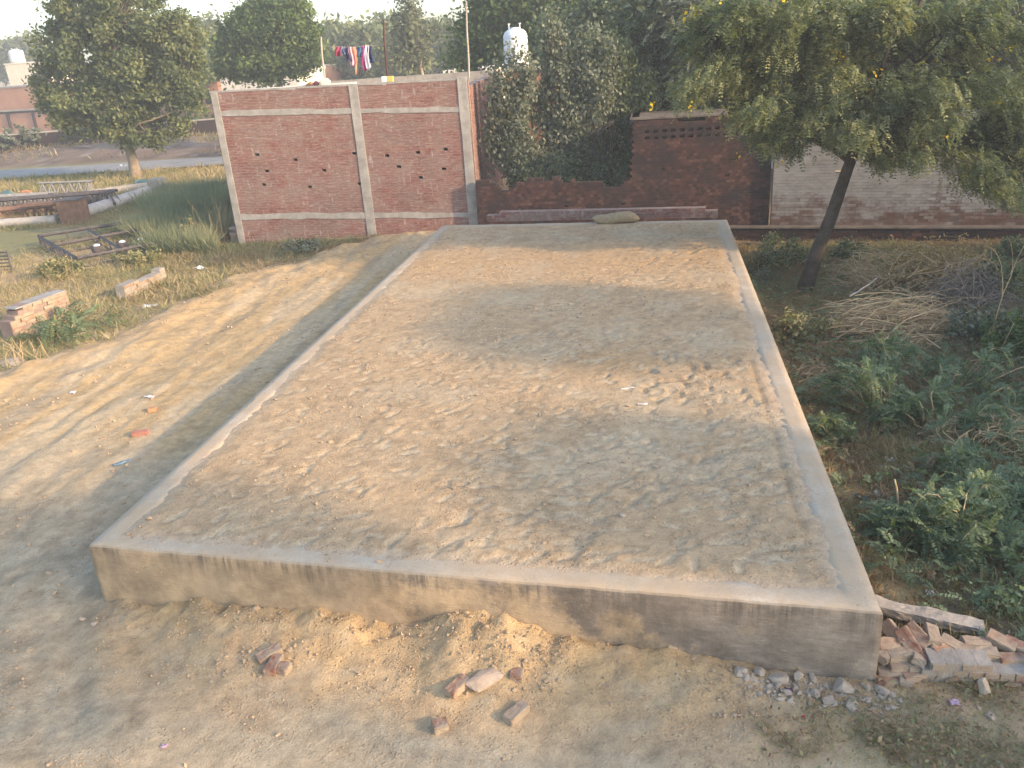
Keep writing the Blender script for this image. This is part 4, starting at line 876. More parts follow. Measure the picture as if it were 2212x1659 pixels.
brush('scatter of broken dry twigs right of the mesquite bushes', 2160, 960, .8, .6, .25, 200, 513, dirn=.7, len_=(.3, .9), rr_=.0065, leafn=200)
brush('scatter of straw and twigs near the front right corner of the plinth', 1930, 1130, .25, .4, .08, 160, 515, mat='straw', dirn=.5, len_=(.1, .3), rr_=.003)
def stick(label, a, b, za, zb_, w, mat='paletwig', bow=.05, seed=1, name='stick'):
    p, q = gp(*a, za), gp(*b, zb_); r = np.random.RandomState(seed); P = limb(p, q, w, w*.55, r, bow, 8); V, Fq = tubes([P], 6); return tag(link(name, mesh(name, V, Fq, mat=M[mat], smooth=True)), label, 'stick')
stick('white peeled stick poking out of the dry branches', (1835, 640), (1895, 600), .25, .55, .016)
stick('split tan stick standing upright among the mesquite bushes', (1940, 1165), (1932, 1035), -.15, .45, .018, 'twig')
stick('dark leaning stick crossing the split tan one', (1985, 1110), (1945, 1050), -.1, .2, .010, 'bark')
stick('long pale branch lying up the slope at the right edge', (2195, 1160), (2140, 1050), 0, .1, .010, 'twig', .12, 4)
stick('short orange-brown broken stick at the foot of the green bush', (1925, 1180), (1975, 1165), 0, .06, .014, 'rust')
stick('thin bent stick lying near the beam', (1880, 1220), (1910, 1290), .0, .05, .012, 'twig', .2, 8)
stick('long bare branch lying behind the brush pile', (1850, 545), (1960, 552), .35, .45, .010, 'twig')
r = np.random.RandomState(521); g = gp(2135, 742, -.25); g[2] = float(gh(g[0], g[1])); P = [limb([0, 0, 0], [.12, .05, .95], .014, .009, r, .1), limb([.12, .05, .95], [-.15, .1, 1.75], .009, .003, r, .15), limb([.12, .05, .95], [.38, .1, 1.9], .009, .003, r, .15), limb([-.02, .07, 1.3], [-.4, .1, 1.6], .005, .002, r, .15), limb([.2, .07, 1.3], [.1, .1, 1.9], .005, .002, r, .15), limb([.28, .07, 1.5], [.55, .1, 1.75], .005, .002, r, .15)]
V, Fq = tubes(P, 5); tag(link('bare_sapling', mesh('bare_sapling', V, Fq, mat=M['twig']), loc=g), 'leafless forked sapling standing near the right edge', 'sapling')

# ------------------------------------------------------------------ bricks, stones, beam, litter
def brick_proto(seed, L_=.225, W_=.108, H_=.07):
    rr_ = np.random.RandomState(seed); bm = bmesh.new(); bmesh.ops.create_cube(bm, size=1)
    for v in bm.verts: v.co = Vector((v.co.x*L_, v.co.y*W_, v.co.z*H_))
    bmesh.ops.bevel(bm, geom=bm.edges[:], offset=.006, segments=2, affect='EDGES'); bmesh.ops.subdivide_edges(bm, edges=[e for e in bm.edges if e.calc_length() > .03], cuts=3, use_grid_fill=True)
    for v in bm.verts: v.co += Vector(rr_.normal(size=3)*.0016); v.co *= 1-.05*max(0, float(fbm(v.co.x*20+seed, v.co.y*20+v.co.z*17, 2, seed))-.6)*3
    me = bpy.data.meshes.new('brick'); bm.to_mesh(me); bm.free(); a = me.attributes.new('rnd', 'FLOAT', 'POINT'); a.data.foreach_set('value', [rr_.rand()]*len(me.vertices)); me.materials.append(M['loosebrick']); return me
BR = [brick_proto(k) for k in range(7)]; HB = [brick_proto(20+k, .12) for k in range(3)]
def brick(x_, y_, z_, rot, label, half=False, k=0, group=None, cat='brick', name='brick'):
    return tag(link(name, (HB if half else BR)[k % (3 if half else 7)], loc=(x_, y_, z_), rot=rot), label, cat, group)
def gbrick(px, py, rz, label, half=False, k=0, zo=.028, tilt=(0, 0), name='brick', group=None, zl=None):
    g = gp(px, py, .06 if zl is None else zl); z_ = float(gh(g[0], g[1]))+zo if zl is None else zl; return brick(g[0], g[1], z_, (tilt[0], tilt[1], rz), label, half, k, group, name=name)
gbrick(583, 1418, .75, 'dusty brick lying askew above the brick that points at the viewer', k=1, tilt=(.1, -.15))
gbrick(592, 1440, 1.60, 'dusty brick pointing at the viewer beside a chipped half brick', k=2)
gbrick(613, 1447, 1.4, 'chipped reddish half brick touching the brick that points at the viewer', True, 1)
gbrick(990, 1490, 1.05, 'dusty brick lying left of the big stone slab', k=3)
gbrick(1115, 1536, 1.0, 'pale brick lying in front of the big stone slab on its right', k=4)
gbrick(950, 1563, .5, 'broken corner of brick in front of the big stone slab on its left', True, 0)
gbrick(1117, 1467, 1.5, 'half buried brick end behind the big stone slab on its right', True, 2, zo=.01)
o = gbrick(305, 943, .25, 'bright red brick on the clay at the edge of the plinth shadow', k=5)
m_ = BR[5].copy(); m_.materials.clear(); m_.materials.append(simple('fresh_red_brick', (.38, .15, .11), (.46, .24, .17), 9)); o.data = m_
o = gbrick(330, 889, .3, 'small orange brick fragment beyond the bright red brick', True, 1); m2 = HB[1].copy(); m2.materials.clear(); m2.materials.append(simple('orange_brick', (.42, .23, .12), (.50, .31, .17), 9)); o.data = m2
def stone(px, py, s, seed, label, mat='stone', rz=0, z=0, zo=.3, name='stone', group=None, onp=False, tilt=0):
    g = gp(px, py, PH if onp else z); zb = ph(g[0], g[1]) if onp else float(gh(g[0], g[1]))
    if z: zb = z
    return tag(link(name, rock_mesh(name, s, M[mat], seed, 10, 3, .025), loc=(g[0], g[1], zb+s[2]*zo), rot=(tilt, 0, rz)), label, 'stone', group)
stone(1047, 1490, (.20, .135, .06), 3, 'big flat pinkish stone slab on the ground in front of the plinth', rz=.8)
stone(205, 1350, (.05, .035, .03), 11, 'rounded stone below the left front corner, right one of two'); stone(178, 1338, (.045, .03, .025), 12, 'rounded stone below the left front corner, left one of two')
stone(1345, 1117, (.040, .036, .028), 13, 'round brown stone on the plinth soil', onp=True, z=0)
stone(1378, 1100, (.030, .03, .02), 14, 'dark clod with a straw ring, behind the round brown stone', onp=True)
stone(1255, 975, (.045, .03, .025), 15, 'pinkish flat stone in the middle of the plinth soil', onp=True)
stone(1232, 978, (.020, .018, .015), 16, 'small pale stone just left of the pinkish one', onp=True)
stone(820, 1215, (.04, .03, .025), 17, 'orange lump of clay near the left front of the plinth soil', onp=True, mat='clod')
stone(325, 1125, (.05, .035, .03), 18, 'orange lump of clay near the left front corner of the plinth', onp=True, mat='clod')
stone(2120, 1508, (.062, .050, .095), 19, 'egg-shaped stone standing on end in the grass', 'greystone', zo=.75)
stone(2138, 1556, (.050, .04, .03), 20, 'pale lump in the grass below the egg-shaped stone', 'whitewall' if 0 else 'stone')
stone(2088, 1500, (.030, .02, .012), 21, 'small flat pale stone left of the egg-shaped stone')
r = np.random.RandomState(531)
for k, (a, b, s) in enumerate([(1640, 1470, .045), (1625, 1480, .035), (1680, 1478, .065), (1660, 1492, .04), (1718, 1488, .03), (1722, 1470, .05), (1755, 1472, .045), (1760, 1502, .055), (1785, 1510, .045), (1820, 1490, .085), (1790, 1518, .05), (1868, 1487, .04), (1905, 1500, .055), (1925, 1505, .03), (1600, 1472, .05), (1872, 1512, .03), (1840, 1525, .05), (1700, 1505, .035)]):
    s *= 1.35; stone(a, b, (s, s*.75, s*.6), 540+k, 'grey broken stone in the rubble at the foot of the front right corner', 'greystone', rz=r.rand()*3, group='rubble stones at the plinth corner', tilt=r.normal()*.3)
for k, (a, b, s) in enumerate([(560, 1345, .07), (610, 1335, .09), (985, 1370, .08), (1060, 1362, .12), (1100, 1370, .07), (1140, 1372, .08), (1180, 1385, .06), (1330, 1398, .09), (1380, 1405, .07), (430, 1310, .05), (470, 1318, .06), (700, 1365, .05), (1455, 1430, .06), (1020, 1345, .09), (765, 1300, .035), (1500, 1440, .05), (520, 1322, .05), (1300, 1390, .06)]):
    stone(a, b, (s, s*.6, s*.55), 570+k, 'lump of yellow clay in the bank against the front of the plinth', 'clod', rz=r.rand()*3, group='clay lumps along the plinth front', zo=.05)
rr3 = np.random.RandomState(77); ra3, rb3 = gp(1600, 1472)[:2], gp(1935, 1500)[:2]; tt3 = rr3.rand(260)[:, None]; P3_ = ra3+(rb3-ra3)*tt3+np.c_[rr3.normal(size=260)*.05, -np.abs(rr3.normal(size=260))*.13+.02]
clods('rubble', np.c_[P3_, gh(P3_[:, 0], P3_[:, 1])+.004], .007+.022*rr3.rand(260)**2, 78, M['greystone'], 'small crumbs of rubble along the foot of the front right corner')
# broken beam
pa, pb = gp(1902, 1305, .22), gp(2108, 1358, .10); d_ = pb-pa; Lb = float(np.linalg.norm(d_)); bm = bmesh.new(); bmesh.ops.create_cube(bm, size=1)
for v in bm.verts: v.co = Vector((v.co.x*(Lb+.1), v.co.y*.13, v.co.z*.085))
bmesh.ops.subdivide_edges(bm, edges=bm.edges[:], cuts=6, use_grid_fill=True); bmesh.ops.subdivide_edges(bm, edges=[e for e in bm.edges if e.calc_length() > .05], cuts=2, use_grid_fill=True)
for v in bm.verts:
    c_ = v.co; k = float(fbm(c_.x*9, c_.y*12+c_.z*10, 3, 7)-.5); c_.y *= 1+.45*k; c_.z *= 1+.5*k; c_.z += .015*math.sin(c_.x*5); c_ += Vector(r.normal(size=3)*.002)
me = bpy.data.meshes.new('concrete_beam'); bm.to_mesh(me); bm.free(); me.materials.append(M['cementD']); o = link('concrete_beam', me, smooth=False); o.location = (pa+pb)/2; o.rotation_euler = (.12, -math.asin(d_[2]/Lb), math.atan2(d_[1], d_[0])); tag(o, 'broken mud-crusted concrete beam leaning against the front right corner of the plinth', 'beam')
# low wall of laid bricks with loose ones on top
lw0 = gp(1990, 1478, 0); lw1 = gp(2260, 1490, 0); lwl = float(np.linalg.norm((lw1-lw0)[:2])); lwa = math.atan2(lw1[1]-lw0[1], lw1[0]-lw0[0])
lw = empty('low_brick_wall', (lw0[0], lw0[1], 0), 'low dusty wall of laid bricks running off to the right from the front corner', 'wall', lwa)
brickwall('wall', lw, lwl, lambda a: (.19 if a > .1 else .12)-.075*(float(vnoise(a*6, 3, 5)) > .62), .2, M['loosebrick'], M['cementD'], bl=.23, bh=.072, z0=-.08, seed=47, jit=.012, header=True, gx_=.012, gz_=.012)
pile = [(1929, 1368, .30, -1.15, .95, .3, 'reddish brick leaning against the plinth corner, topmost of the heap'), (1962, 1384, .30, -1.0, .75, .6, 'brick tipped up steeply, second from the plinth corner'), (1983, 1372, .31, -.9, .7, .4, 'grey brick tipped up, third from the plinth corner'), (2014, 1372, .30, 1.45, .25, 0, 'square-set brick standing on the heap, fourth from the plinth corner'),
        (1945, 1414, .22, .2, .1, .0, 'red-ended brick in the middle of the heap near the plinth'), (1914, 1412, .22, .9, .3, .1, 'mossy brick wedged against the plinth'), (1984, 1418, .20, 1.3, .3, .2, 'bright orange-ended brick below the tipped-up ones'), (1920, 1393, .26, .3, .5, .2, 'brick tucked under the topmost one'), (2016, 1420, .19, .2, .1, .1, 'dusty brick lying flat left of the pink-stained one'), (2040, 1405, .22, .5, .3, .1, 'brick with a pink stain on its end'),
        (2060, 1395, .23, -.6, .2, .2, 'grey brick in the dip of the heap'), (2070, 1420, .20, 1.5, .1, .1, 'brick end pointing out below the dip of the heap'), (2108, 1390, .22, .05, .1, .1, 'flat whitish brick behind the front white-topped one'), (2124, 1412, .20, .0, .05, 0, 'long white-topped brick lying flat at the front of the heap'), (2162, 1386, .24, -.55, .2, .25, 'large tilted pale brick near the right edge of the heap'),
        (2200, 1397, .21, -.5, .2, .1, 'pale brick cut by the right edge of the view'), (2187, 1425, .17, .1, 0, .05, 'brick lying low near the right edge of the view'), (1925, 1453, .07, .05, .1, 0, 'orange brick at the bottom of the heap beside the plinth'), (1955, 1462, .05, 1.4, .1, 0, 'brick end at the very bottom of the heap'), (1950, 1438, .13, .1, .05, 0, 'long dark brick lying across the middle of the heap'), (1990, 1440, .13, .05, .1, .05, 'long red-brown brick under the orange-ended one'), (1975, 1458, .07, .3, .0, 0, 'dark brick beside the brick end at the bottom of the heap'), (1922, 1472, .03, .1, 0, 0, 'pale brick on the ground against the plinth')]
for k, (a, b, zl, rz, tx, ty, lb_) in enumerate(pile): o = gbrick(a, b, rz, lb_, k=k+1, tilt=(tx, ty), zl=zl*.78, group='loose bricks heaped at the front right corner')
def scrap(label, px, py, s, col, seed, z=0, name='litter', cat='litter', rz=0, onp=False, crumple=.35, zo=.4):
    r = np.random.RandomState(seed); n = 9; u = np.linspace(-1, 1, n); X_, Y_ = np.meshgrid(u, u); Z_ = (fbm(X_*1.7+seed, Y_*1.7, 3, seed)-.5)*crumple*2.4; edge_ = 1+.25*(fbm(X_*2+9, Y_*2+seed, 2, seed)-.5)
    V = np.stack([X_*s[0]*edge_, Y_*s[1]*edge_, Z_*max(s[2], .01)*2], -1).reshape(-1, 3); V = V+r.normal(size=V.shape)*.03*s[0]; V2 = V-np.array([0, 0, .004])
    i_ = (np.arange(n-1)[:, None]*n+np.arange(n-1)[None]).ravel(); f = np.stack([i_, i_+1, i_+n+1, i_+n], -1); f2 = f[:, ::-1]+n*n
    b_ = list(range(0, n))+[n-1+n*k for k in range(1, n)]+[n*n-1-k for k in range(1, n)]+[n*(n-1)-n*k for k in range(1, n-1)]; sd = [[b_[k], b_[k]+n*n, b_[(k+1) % len(b_)]+n*n, b_[(k+1) % len(b_)]] for k in range(len(b_))]
    g = gp(px, py, PH if onp else z); zb = ph(g[0], g[1]) if onp else float(gh(g[0], g[1]))
    return tag(link(name, mesh(name, np.concatenate([V, V2]), np.concatenate([f, f2, np.array(sd)]), mat=col, smooth=True), loc=(g[0], g[1], zb+s[2]*zo+.012), rot=(0, 0, rz)), label, cat)
WH = simple('white_plastic_scrap', (.62, .62, .62), (.78, .78, .77), 8, .6, .1); BL = simple('blue_plastic', (.13, .20, .27), (.18, .27, .34), 8, .6, .1); TE = simple('teal_wrapper', (.06, .12, .12), (.12, .21, .20), 30, .5, .1); PKm = simple('pink_wrapper', (.38, .16, .27), (.62, .50, .58), 40, .5, .1); GRY = simple('grey_rag', (.28, .27, .25), (.42, .41, .38), 12, .9, .3)
scrap('white crumpled plastic bag on the brown weeds right of the mesquite bushes', 2117, 1004, (.06, .05, .06), WH, 601, -.1)
scrap('small silvery wrapper in the straw behind the broken beam', 2008, 1280, (.035, .03, .03), WH, 602)
scrap('blue scrap of cloth lying in the shadow left of the plinth', 268, 1012, (.12, .03, .03), BL, 603, rz=.75)
scrap('white feather-like scrap on the plinth soil, the larger of two', 1355, 841, (.09, .016, .012), WH, 604, onp=True, rz=.3)
scrap('tiny white scrap on the plinth soil, nearer than the larger one', 1388, 877, (.06, .014, .012), WH, 605, onp=True, rz=.2)
scrap('dark teal wrapper beside the right side of the plinth', 1862, 1062, (.07, .03, .04), TE, 606, rz=-.6)
scrap('long pale rag lying beside the right side of the plinth', 1886, 1128, (.035, .10, .05), GRY, 607, rz=.3)
scrap('pink and white wrapper in the trampled grass', 2060, 1528, (.035, .03, .02), PKm, 608)
scrap('tiny pinkish wrapper in the dust at the bottom left', 355, 1612, (.022, .02, .012), PKm, 609)
scrap('pale plastic scrap left of the green mesquite bush', 1925, 985, (.06, .05, .04), WH, 610, -.1)
scrap('grey rag between two mesquite bushes near the plinth', 1905, 1060, (.09, .06, .04), GRY, 611)
scrap('white litter scrap on the waste ground near the low wall remnant', 325, 665, (.16, .10, .10), WH, 612, rz=.4)
scrap('white scrap of litter in the weeds left of the house', 430, 580, (.14, .10, .10), WH, 613)
scrap('bright white scrap beside the top of the ruined wall stub', 30, 678, (.16, .09, .10), WH, 614)
scrap('white speck of litter on the sunlit clay', 158, 852, (.05, .035, .03), WH, 615)
scrap('pale scrap on the clay, nearer the plinth shadow', 325, 868, (.09, .03, .03), WH, 616)
scrap('dark purple scrap in the rubble at the plinth corner', 1703, 1500, (.035, .02, .02), simple('purple_scrap', (.06, .04, .08), (.12, .08, .14), 20), 617)
scrap('tiny red scrap in the dust near the rubble', 1735, 1553, (.012, .008, .008), simple('red_scrap', (.35, .03, .03), (.45, .06, .05), 20), 618)
scrap('pale scrap across the road at the foot of the rubble bank', 265, 362, (.22, .16, .16), WH, 619)
# straw roll at the far end
g = gp(1330, 484, PH); rr_ = np.random.RandomState(9); n = 26; V = []
for k in range(n):
    f = k/(n-1)*2-1; rad = .17*(1-abs(f)**5)*(1+.3*float(fbm(f*4, 2, 3, 4)-.5))+.004
    for q in range(16): a = q*2*PI/16; w_ = 1+.25*float(fbm(f*5+math.cos(a), math.sin(a)*1.5+3, 3, 6)-.5); V.append((f*.60, math.cos(a)*rad*w_, math.sin(a)*rad*.8*w_+.03*math.sin(f*4)))
Fq = np.array([[a*16+b, (a+1)*16+b, (a+1)*16+(b+1) % 16, a*16+(b+1) % 16] for a in range(n-1) for b in range(16)]); tag(link('straw_roll', mesh('straw_roll', np.array(V), Fq, mat=M['straw'], smooth=True), loc=(g[0], g[1]+.1, PH+.12), rot=(0, 0, -.04)), 'slumped roll of straw lying against the kerb at the far end of the plinth', 'straw roll')
g = gp(1160, 662, PH); stone(1160, 660, (.20, .08, .03), 631, 'low dark smear of clay clods toward the far middle of the plinth', 'clod', onp=True, zo=.1)

# ------------------------------------------------------------------ rooftop: poles, clothesline, washing
def pole(px, ytop, ybot, Y, rad, mat, label, px2=None, k=8):
    a = aty(px2 or px, ybot, Y); b = aty(px, ytop, Y); t_ = np.linspace(0, 1, 9)[:, None]; P = a+(b-a)*t_+np.sin(t_*7)*.008; V, Fq = tubes([(P, rad*(1-.25*t_[:, 0]))], k); return tag(link('roof_pole', mesh('roof_pole', V-a, Fq, mat=M[mat], smooth=True), loc=a), label, 'pole')
pole(693, 80, 186, 24.2, .035, 'bamboo', 'short bamboo pole on the roof left of the washing', 702); pole(828, 42, 182, 25.2, .035, 'darkwood', 'dark red-brown post on the roof right of the washing', 837); pole(1007, 5, 168, 23.97, .030, 'bamboo', 'long bamboo pole on the right corner column of the brick house', 1013)
cl0 = aty(697, 99, 24.2); cl1 = aty(829, 96, 25.1); t_ = np.linspace(0, 1, 15)[:, None]; P = cl0+(cl1-cl0)*t_-np.array([0, 0, .05])*np.sin(PI*t_); V, Fq = tubes([(P, .004)], 4); tag(link('clothesline', mesh('clothesline', V, Fq, mat=M['steel'])), 'washing line stretched between the roof pole and the dark post', 'line')
def cloth(xa, xb, yt, yb, col, label, seed, taper=0, notch=0, hem=0):
    r = np.random.RandomState(seed); Y = 24.65+.003*(xa-697)*1.2; a = aty(xa, yt, Y); b = aty(xb, yt, Y); c_ = aty((xa+xb)/2, yb, Y); w = b[0]-a[0]; h = a[2]-c_[2]; nx_, nz_ = 12, 16; V = []
    for j in range(nz_+1):
        v_ = j/nz_
        for i_ in range(nx_+1):
            u_ = i_/nx_; x__ = (u_-.5)*w*(1-taper*v_*.6)+.02*math.sin(v_*5+seed); zz__ = -v_*h*(1-notch*(.5-.5*math.cos(u_*2*PI))*(v_ > .55)-hem*abs(u_-.5)); V.append((x__, .03*math.sin(u_*9+seed+v_*2)*(.4+v_)+.02*math.sin(v_*7+seed), zz__))
    n = nx_+1; V = np.array(V); V2 = V+np.array([0, .018, 0]); i_ = (np.arange(nz_)[:, None]*n+np.arange(nx_)[None]).ravel(); f = np.stack([i_, i_+n, i_+n+1, i_+1], -1); N_ = len(V); f2 = f[:, ::-1]+N_
    e = [];
    for j in range(nz_): e += [[j*n, j*n+N_, (j+1)*n+N_, (j+1)*n], [j*n+nx_, (j+1)*n+nx_, (j+1)*n+nx_+N_, j*n+nx_+N_]]
    for i2 in range(nx_): e += [[i2, i2+1, i2+1+N_, i2+N_], [nz_*n+i2, nz_*n+i2+N_, nz_*n+i2+1+N_, nz_*n+i2+1]]
    m_ = simple('cloth_'+label.split()[0], tuple(np.array(col)*.8), tuple(np.minimum(np.array(col)*1.15, .85)), 7, .9, .2)
    o = link('garment', mesh('garment', np.concatenate([V, V2]), np.concatenate([f, f2, np.array(e)]), mat=m_, smooth=True), loc=((a[0]+b[0])/2, a[1], a[2])); return tag(o, label, 'laundry', 'washing on the roof line')
cloth(722, 736, 101, 121, (.30, .05, .09), 'crimson cloth at the left end of the washing line', 1); cloth(735, 744, 101, 118, (.14, .20, .34), 'slate-blue short garment next to the crimson cloth', 2); cloth(743, 753, 102, 134, (.035, .035, .085), 'black-navy trousers between the blue garment and the pale pink one', 3, notch=.2)
cloth(752, 760, 102, 142, (.62, .38, .45), 'pale pink garment left of the salmon one', 4); cloth(757, 769, 102, 163, (.72, .28, .20), 'long salmon dress hanging lowest on the line', 5, taper=.9, hem=.7); cloth(770, 780, 100, 123, (.05, .13, .24), 'teal-blue garment right of the salmon dress', 6)
cloth(778, 787, 99, 155, (.42, .04, .20), 'magenta garment left of the white cloth', 7, hem=.2); cloth(784, 795, 99, 153, (.74, .76, .82), 'bright white cloth hanging on the line', 8, hem=.3); cloth(793, 803, 99, 136, (.025, .04, .12), 'dark navy garment at the right end of the washing line', 9, taper=.2)
def lump(px, py, Y, s, mat, label, seed, name='cloth_bundle', cat='bundle'):
    a = aty(px, py, Y); return tag(link(name, rock_mesh(name, s, mat, seed, 5, 3, .12), loc=a), label, cat)
OR = simple('orange_cloth', (.36, .16, .08), (.46, .24, .13), 12); YL = simple('yellow_packet_paint', (.62, .50, .10), (.70, .60, .18), 3)
lump(702, 179, 24.05, (.17, .12, .14), M['cream'], 'cream cloth bundle at the foot of the left roof pole', 641); lump(668, 183, 24.2, (.12, .09, .09), OR, 'orange cloth bundle on the roof edge', 642); lump(683, 182, 24.2, (.10, .09, .09), simple('maroon_cloth', (.18, .05, .06), (.28, .10, .10), 9), 'maroon cloth bundle between the orange and the cream ones', 643)
a = aty(838, 170, 24.3); pk = empty('packet', tuple(a+np.array([0, 0, -.17])), 'white and yellow packet standing on the parapet near the dark post', 'packet'); link('white_half', boxmesh('white_half', [(-.10, 0, .12, .16, .12, .24)], M['white'], .01), pk); link('yellow_half', boxmesh('yellow_half', [(.07, 0, .12, .17, .115, .23)], YL, .01), pk)

# ------------------------------------------------------------------ water tanks and far buildings
def tank(px, yb, Y, R_, Hh, label, parent_z=None):
    a = aty(px, yb, Y); t = empty('water_tank', tuple(a), label, 'water tank'); pr = [(0, 0), (R_*.96, 0), (R_, .04)]
    nr_ = 5
    for k in range(nr_):
        z0_ = .04+(Hh*.82-.04)*k/nr_; dz = (Hh*.82-.04)/nr_; pr += [(R_, z0_+dz*.25), (R_*.975, z0_+dz*.45), (R_*.975, z0_+dz*.55), (R_, z0_+dz*.75)]
    pr += [(R_*.97, Hh*.84), (R_*.86, Hh*.92), (R_*.62, Hh*.98), (R_*.38, Hh), (R_*.38, Hh+.05), (0, Hh+.06)]; V, Fq = lathe(pr); link('tank_body', mesh('tank_body', V, Fq, mat=M['white'], smooth=True), t)
    for sx_ in (-.45, .45): V, Fq = lathe([(.02, Hh*.94), (.02, Hh+.16), (.05, Hh+.17), (.05, Hh+.20), (0, Hh+.20)], 10); link('vent_pipe', mesh('vent_pipe', V+np.array([sx_*R_, -.1, 0]), Fq, mat=M['white']), t)
    return a
a = tank(1117, 146, 35, .48, 1.42, 'large white ribbed water tank half hidden by leaves above the shrubs')
tw = empty('brick_tower', (a[0]+.25, a[1], 0), 'sunlit salmon brick stair tower under the large white water tank', 'tower'); link('wall', boxmesh('wall', [(.35, .1, a[2]/2-.06, 1.9, 2.0, a[2]-.1)], M['orangeb']), tw); link('slab', boxmesh('slab', [(.2, .1, a[2]-.055, 2.1, 2.2, .09)], M['cream']), tw)
wb = empty('pale_house', (16.5, 34.5, 0), 'long sunlit pale house glimpsed through the foliage behind the walls', 'house'); link('wall', boxmesh('wall', [(0, 0, 2.35, 24, 7, 4.9)], M['whitewall']), wb); link('parapet', boxmesh('parapet', [(0, -3.45, 4.95, 24.2, .18, .35)], M['orangeb']), wb)
for k in range(4): w_ = link('window', boxmesh('window', [(-9+k*5.5, -3.52, 2.6, 1.3, .06, 1.2)], M['dark']), wb); link('frame', boxmesh('frame', [(-9+k*5.5, -3.56, 3.23, 1.5, .1, .08), (-9+k*5.5, -3.56, 1.97, 1.5, .1, .08), (-9.7+k*5.5, -3.56, 2.6, .08, .1, 1.2), (-8.3+k*5.5, -3.56, 2.6, .08, .1, 1.2)], M['cream']), w_)
# far left: long brick building, white house with tank on it
fa0 = gp(-260, 292, .4); fa1 = gp(110, 273, .4); fd = (fa1-fa0)[:2]; fl = float(np.linalg.norm(fd)); fang = math.atan2(fd[1], fd[0]); fb = empty('long_brick_building', (fa0[0], fa0[1], .3), 'long orange brick building with a dark ledge, behind the big tree', 'building', fang)
FL = fl*2.3; pm_ = gp(20, 283, .4); zl_ = zfor(pm_, 243)-.3; zt_ = zfor(pm_, 192)-.3; print('long', zl_, zt_); link('wall', boxmesh('wall', [(FL/2, 4, (zl_-.6)/2-.3, FL, 8, zl_+.6)], M['orangeb']), fb); link('upper_wall', boxmesh('upper_wall', [(FL/2, 4.2, (zl_+zt_)/2, FL-.2, 7.9, zt_-zl_-.02)], M['orangeb']), fb); link('ledge', boxmesh('ledge', [(FL/2, -.1, zl_, FL+.2, .5, .16)], M['cementD']), fb); link('coping', boxmesh('coping', [(FL/2, 4.2, zt_+.05, FL, 8.1, .12)], M['cement']), fb)
for k in range(16): link('pilaster', boxmesh('pilaster', [(2+k*FL/16.5, -.09, zl_/2-.15, .22, .2, zl_+.1)], M['oldbrick']), fb)
Yw = 112; a = aty(20, 186, Yw); b = aty(112, 186, Yw); tz = aty(60, 136, Yw)[2]; wh = empty('white_house', (a[0], a[1], 0), 'cream house block rising over the long brick building at the far left', 'house'); W_ = b[0]-a[0]
link('wall', boxmesh('wall', [(W_/2+.2, 3, tz/2, W_, 6, tz)], M['cream']), wh); link('parapet', boxmesh('parapet', [(W_/2+.2, 3, tz+.06, W_+.2, 6.2, .14)], M['whitewall']), wh); link('window', boxmesh('window', [(W_*.72, -.02, tz-1.9, 1.0, .06, 1.1)], M['dark']), wh)
tank(40, 135, Yw+.8, .95, 1.7, 'white water tank standing on the cream house at the far left'); q0 = aty(22, 136, Yw+.5); V, Fq = tubes([bar(q0, q0+[0, 0, 1.3], .08), bar(q0+[0, 0, 1.3], q0+[.9, 0, 1.3], .08), bar(q0+[.9, 0, 0], q0+[.9, 0, 1.3], .08)], 4); tag(link('pipe_rail', mesh('pipe_rail', V, Fq, mat=M['steel'])), 'thin pipe rail beside the tank on the cream house', 'rail')
def farhouse(x0_, x1_, yt, Y, mat, label, name='far_house', d_=8):
    a = aty(x0_, yt, Y); b = aty(x1_, yt, Y); W_ = b[0]-a[0]; o = empty(name, (a[0], a[1], 0), label, 'house'); link('wall', boxmesh('wall', [(W_/2, d_/2, a[2]/2, W_, d_, a[2])], M[mat]), o); link('parapet', boxmesh('parapet', [(W_/2, d_/2, a[2]+.1, W_+.3, d_+.3, .2)], M['whitewall']), o); link('window', boxmesh('window', [(W_*.3, -.02, a[2]*.6, W_*.12, .06, 1.2), (W_*.7, -.02, a[2]*.6, W_*.12, .06, 1.2)], M['dark']), o); return o
farhouse(474, 640, 166, 66, 'whitewall', 'white house glimpsed under the dark green tree behind the roof', d_=6); farhouse(380, 468, 172, 74, 'orangeb', 'orange brick house glimpsed at the right edge of the big tree', d_=6)
farhouse(925, 985, 143, 82, 'cream', 'cream flat-roofed house in the haze beside the pale-trunked tree'); farhouse(962, 1060, 158, 70, 'cream', 'lower cream house in the haze behind the right roof pole'); farhouse(928, 955, 108, 105, 'rust', 'small brown gabled house far off in the haze')
# low dark field wall
a = gp(-150, 348, .3); b = gp(500, 296, .3); d_ = (b-a)[:2]; l_ = float(np.linalg.norm(d_)); fw_ = empty('field_wall', (a[0], a[1], 0), 'low dark stone wall between the rubble bank and the tan field', 'wall', math.atan2(d_[1], d_[0])); link('wall', bev(boxmesh('wall', [(l_/2, .2, .6, l_, .4, 1.9)], M['oldbrick']), .05), fw_); link('capping', boxmesh('capping', [(l_/2, .2, 1.58, l_, .5, .08)], M['cementD']), fw_)

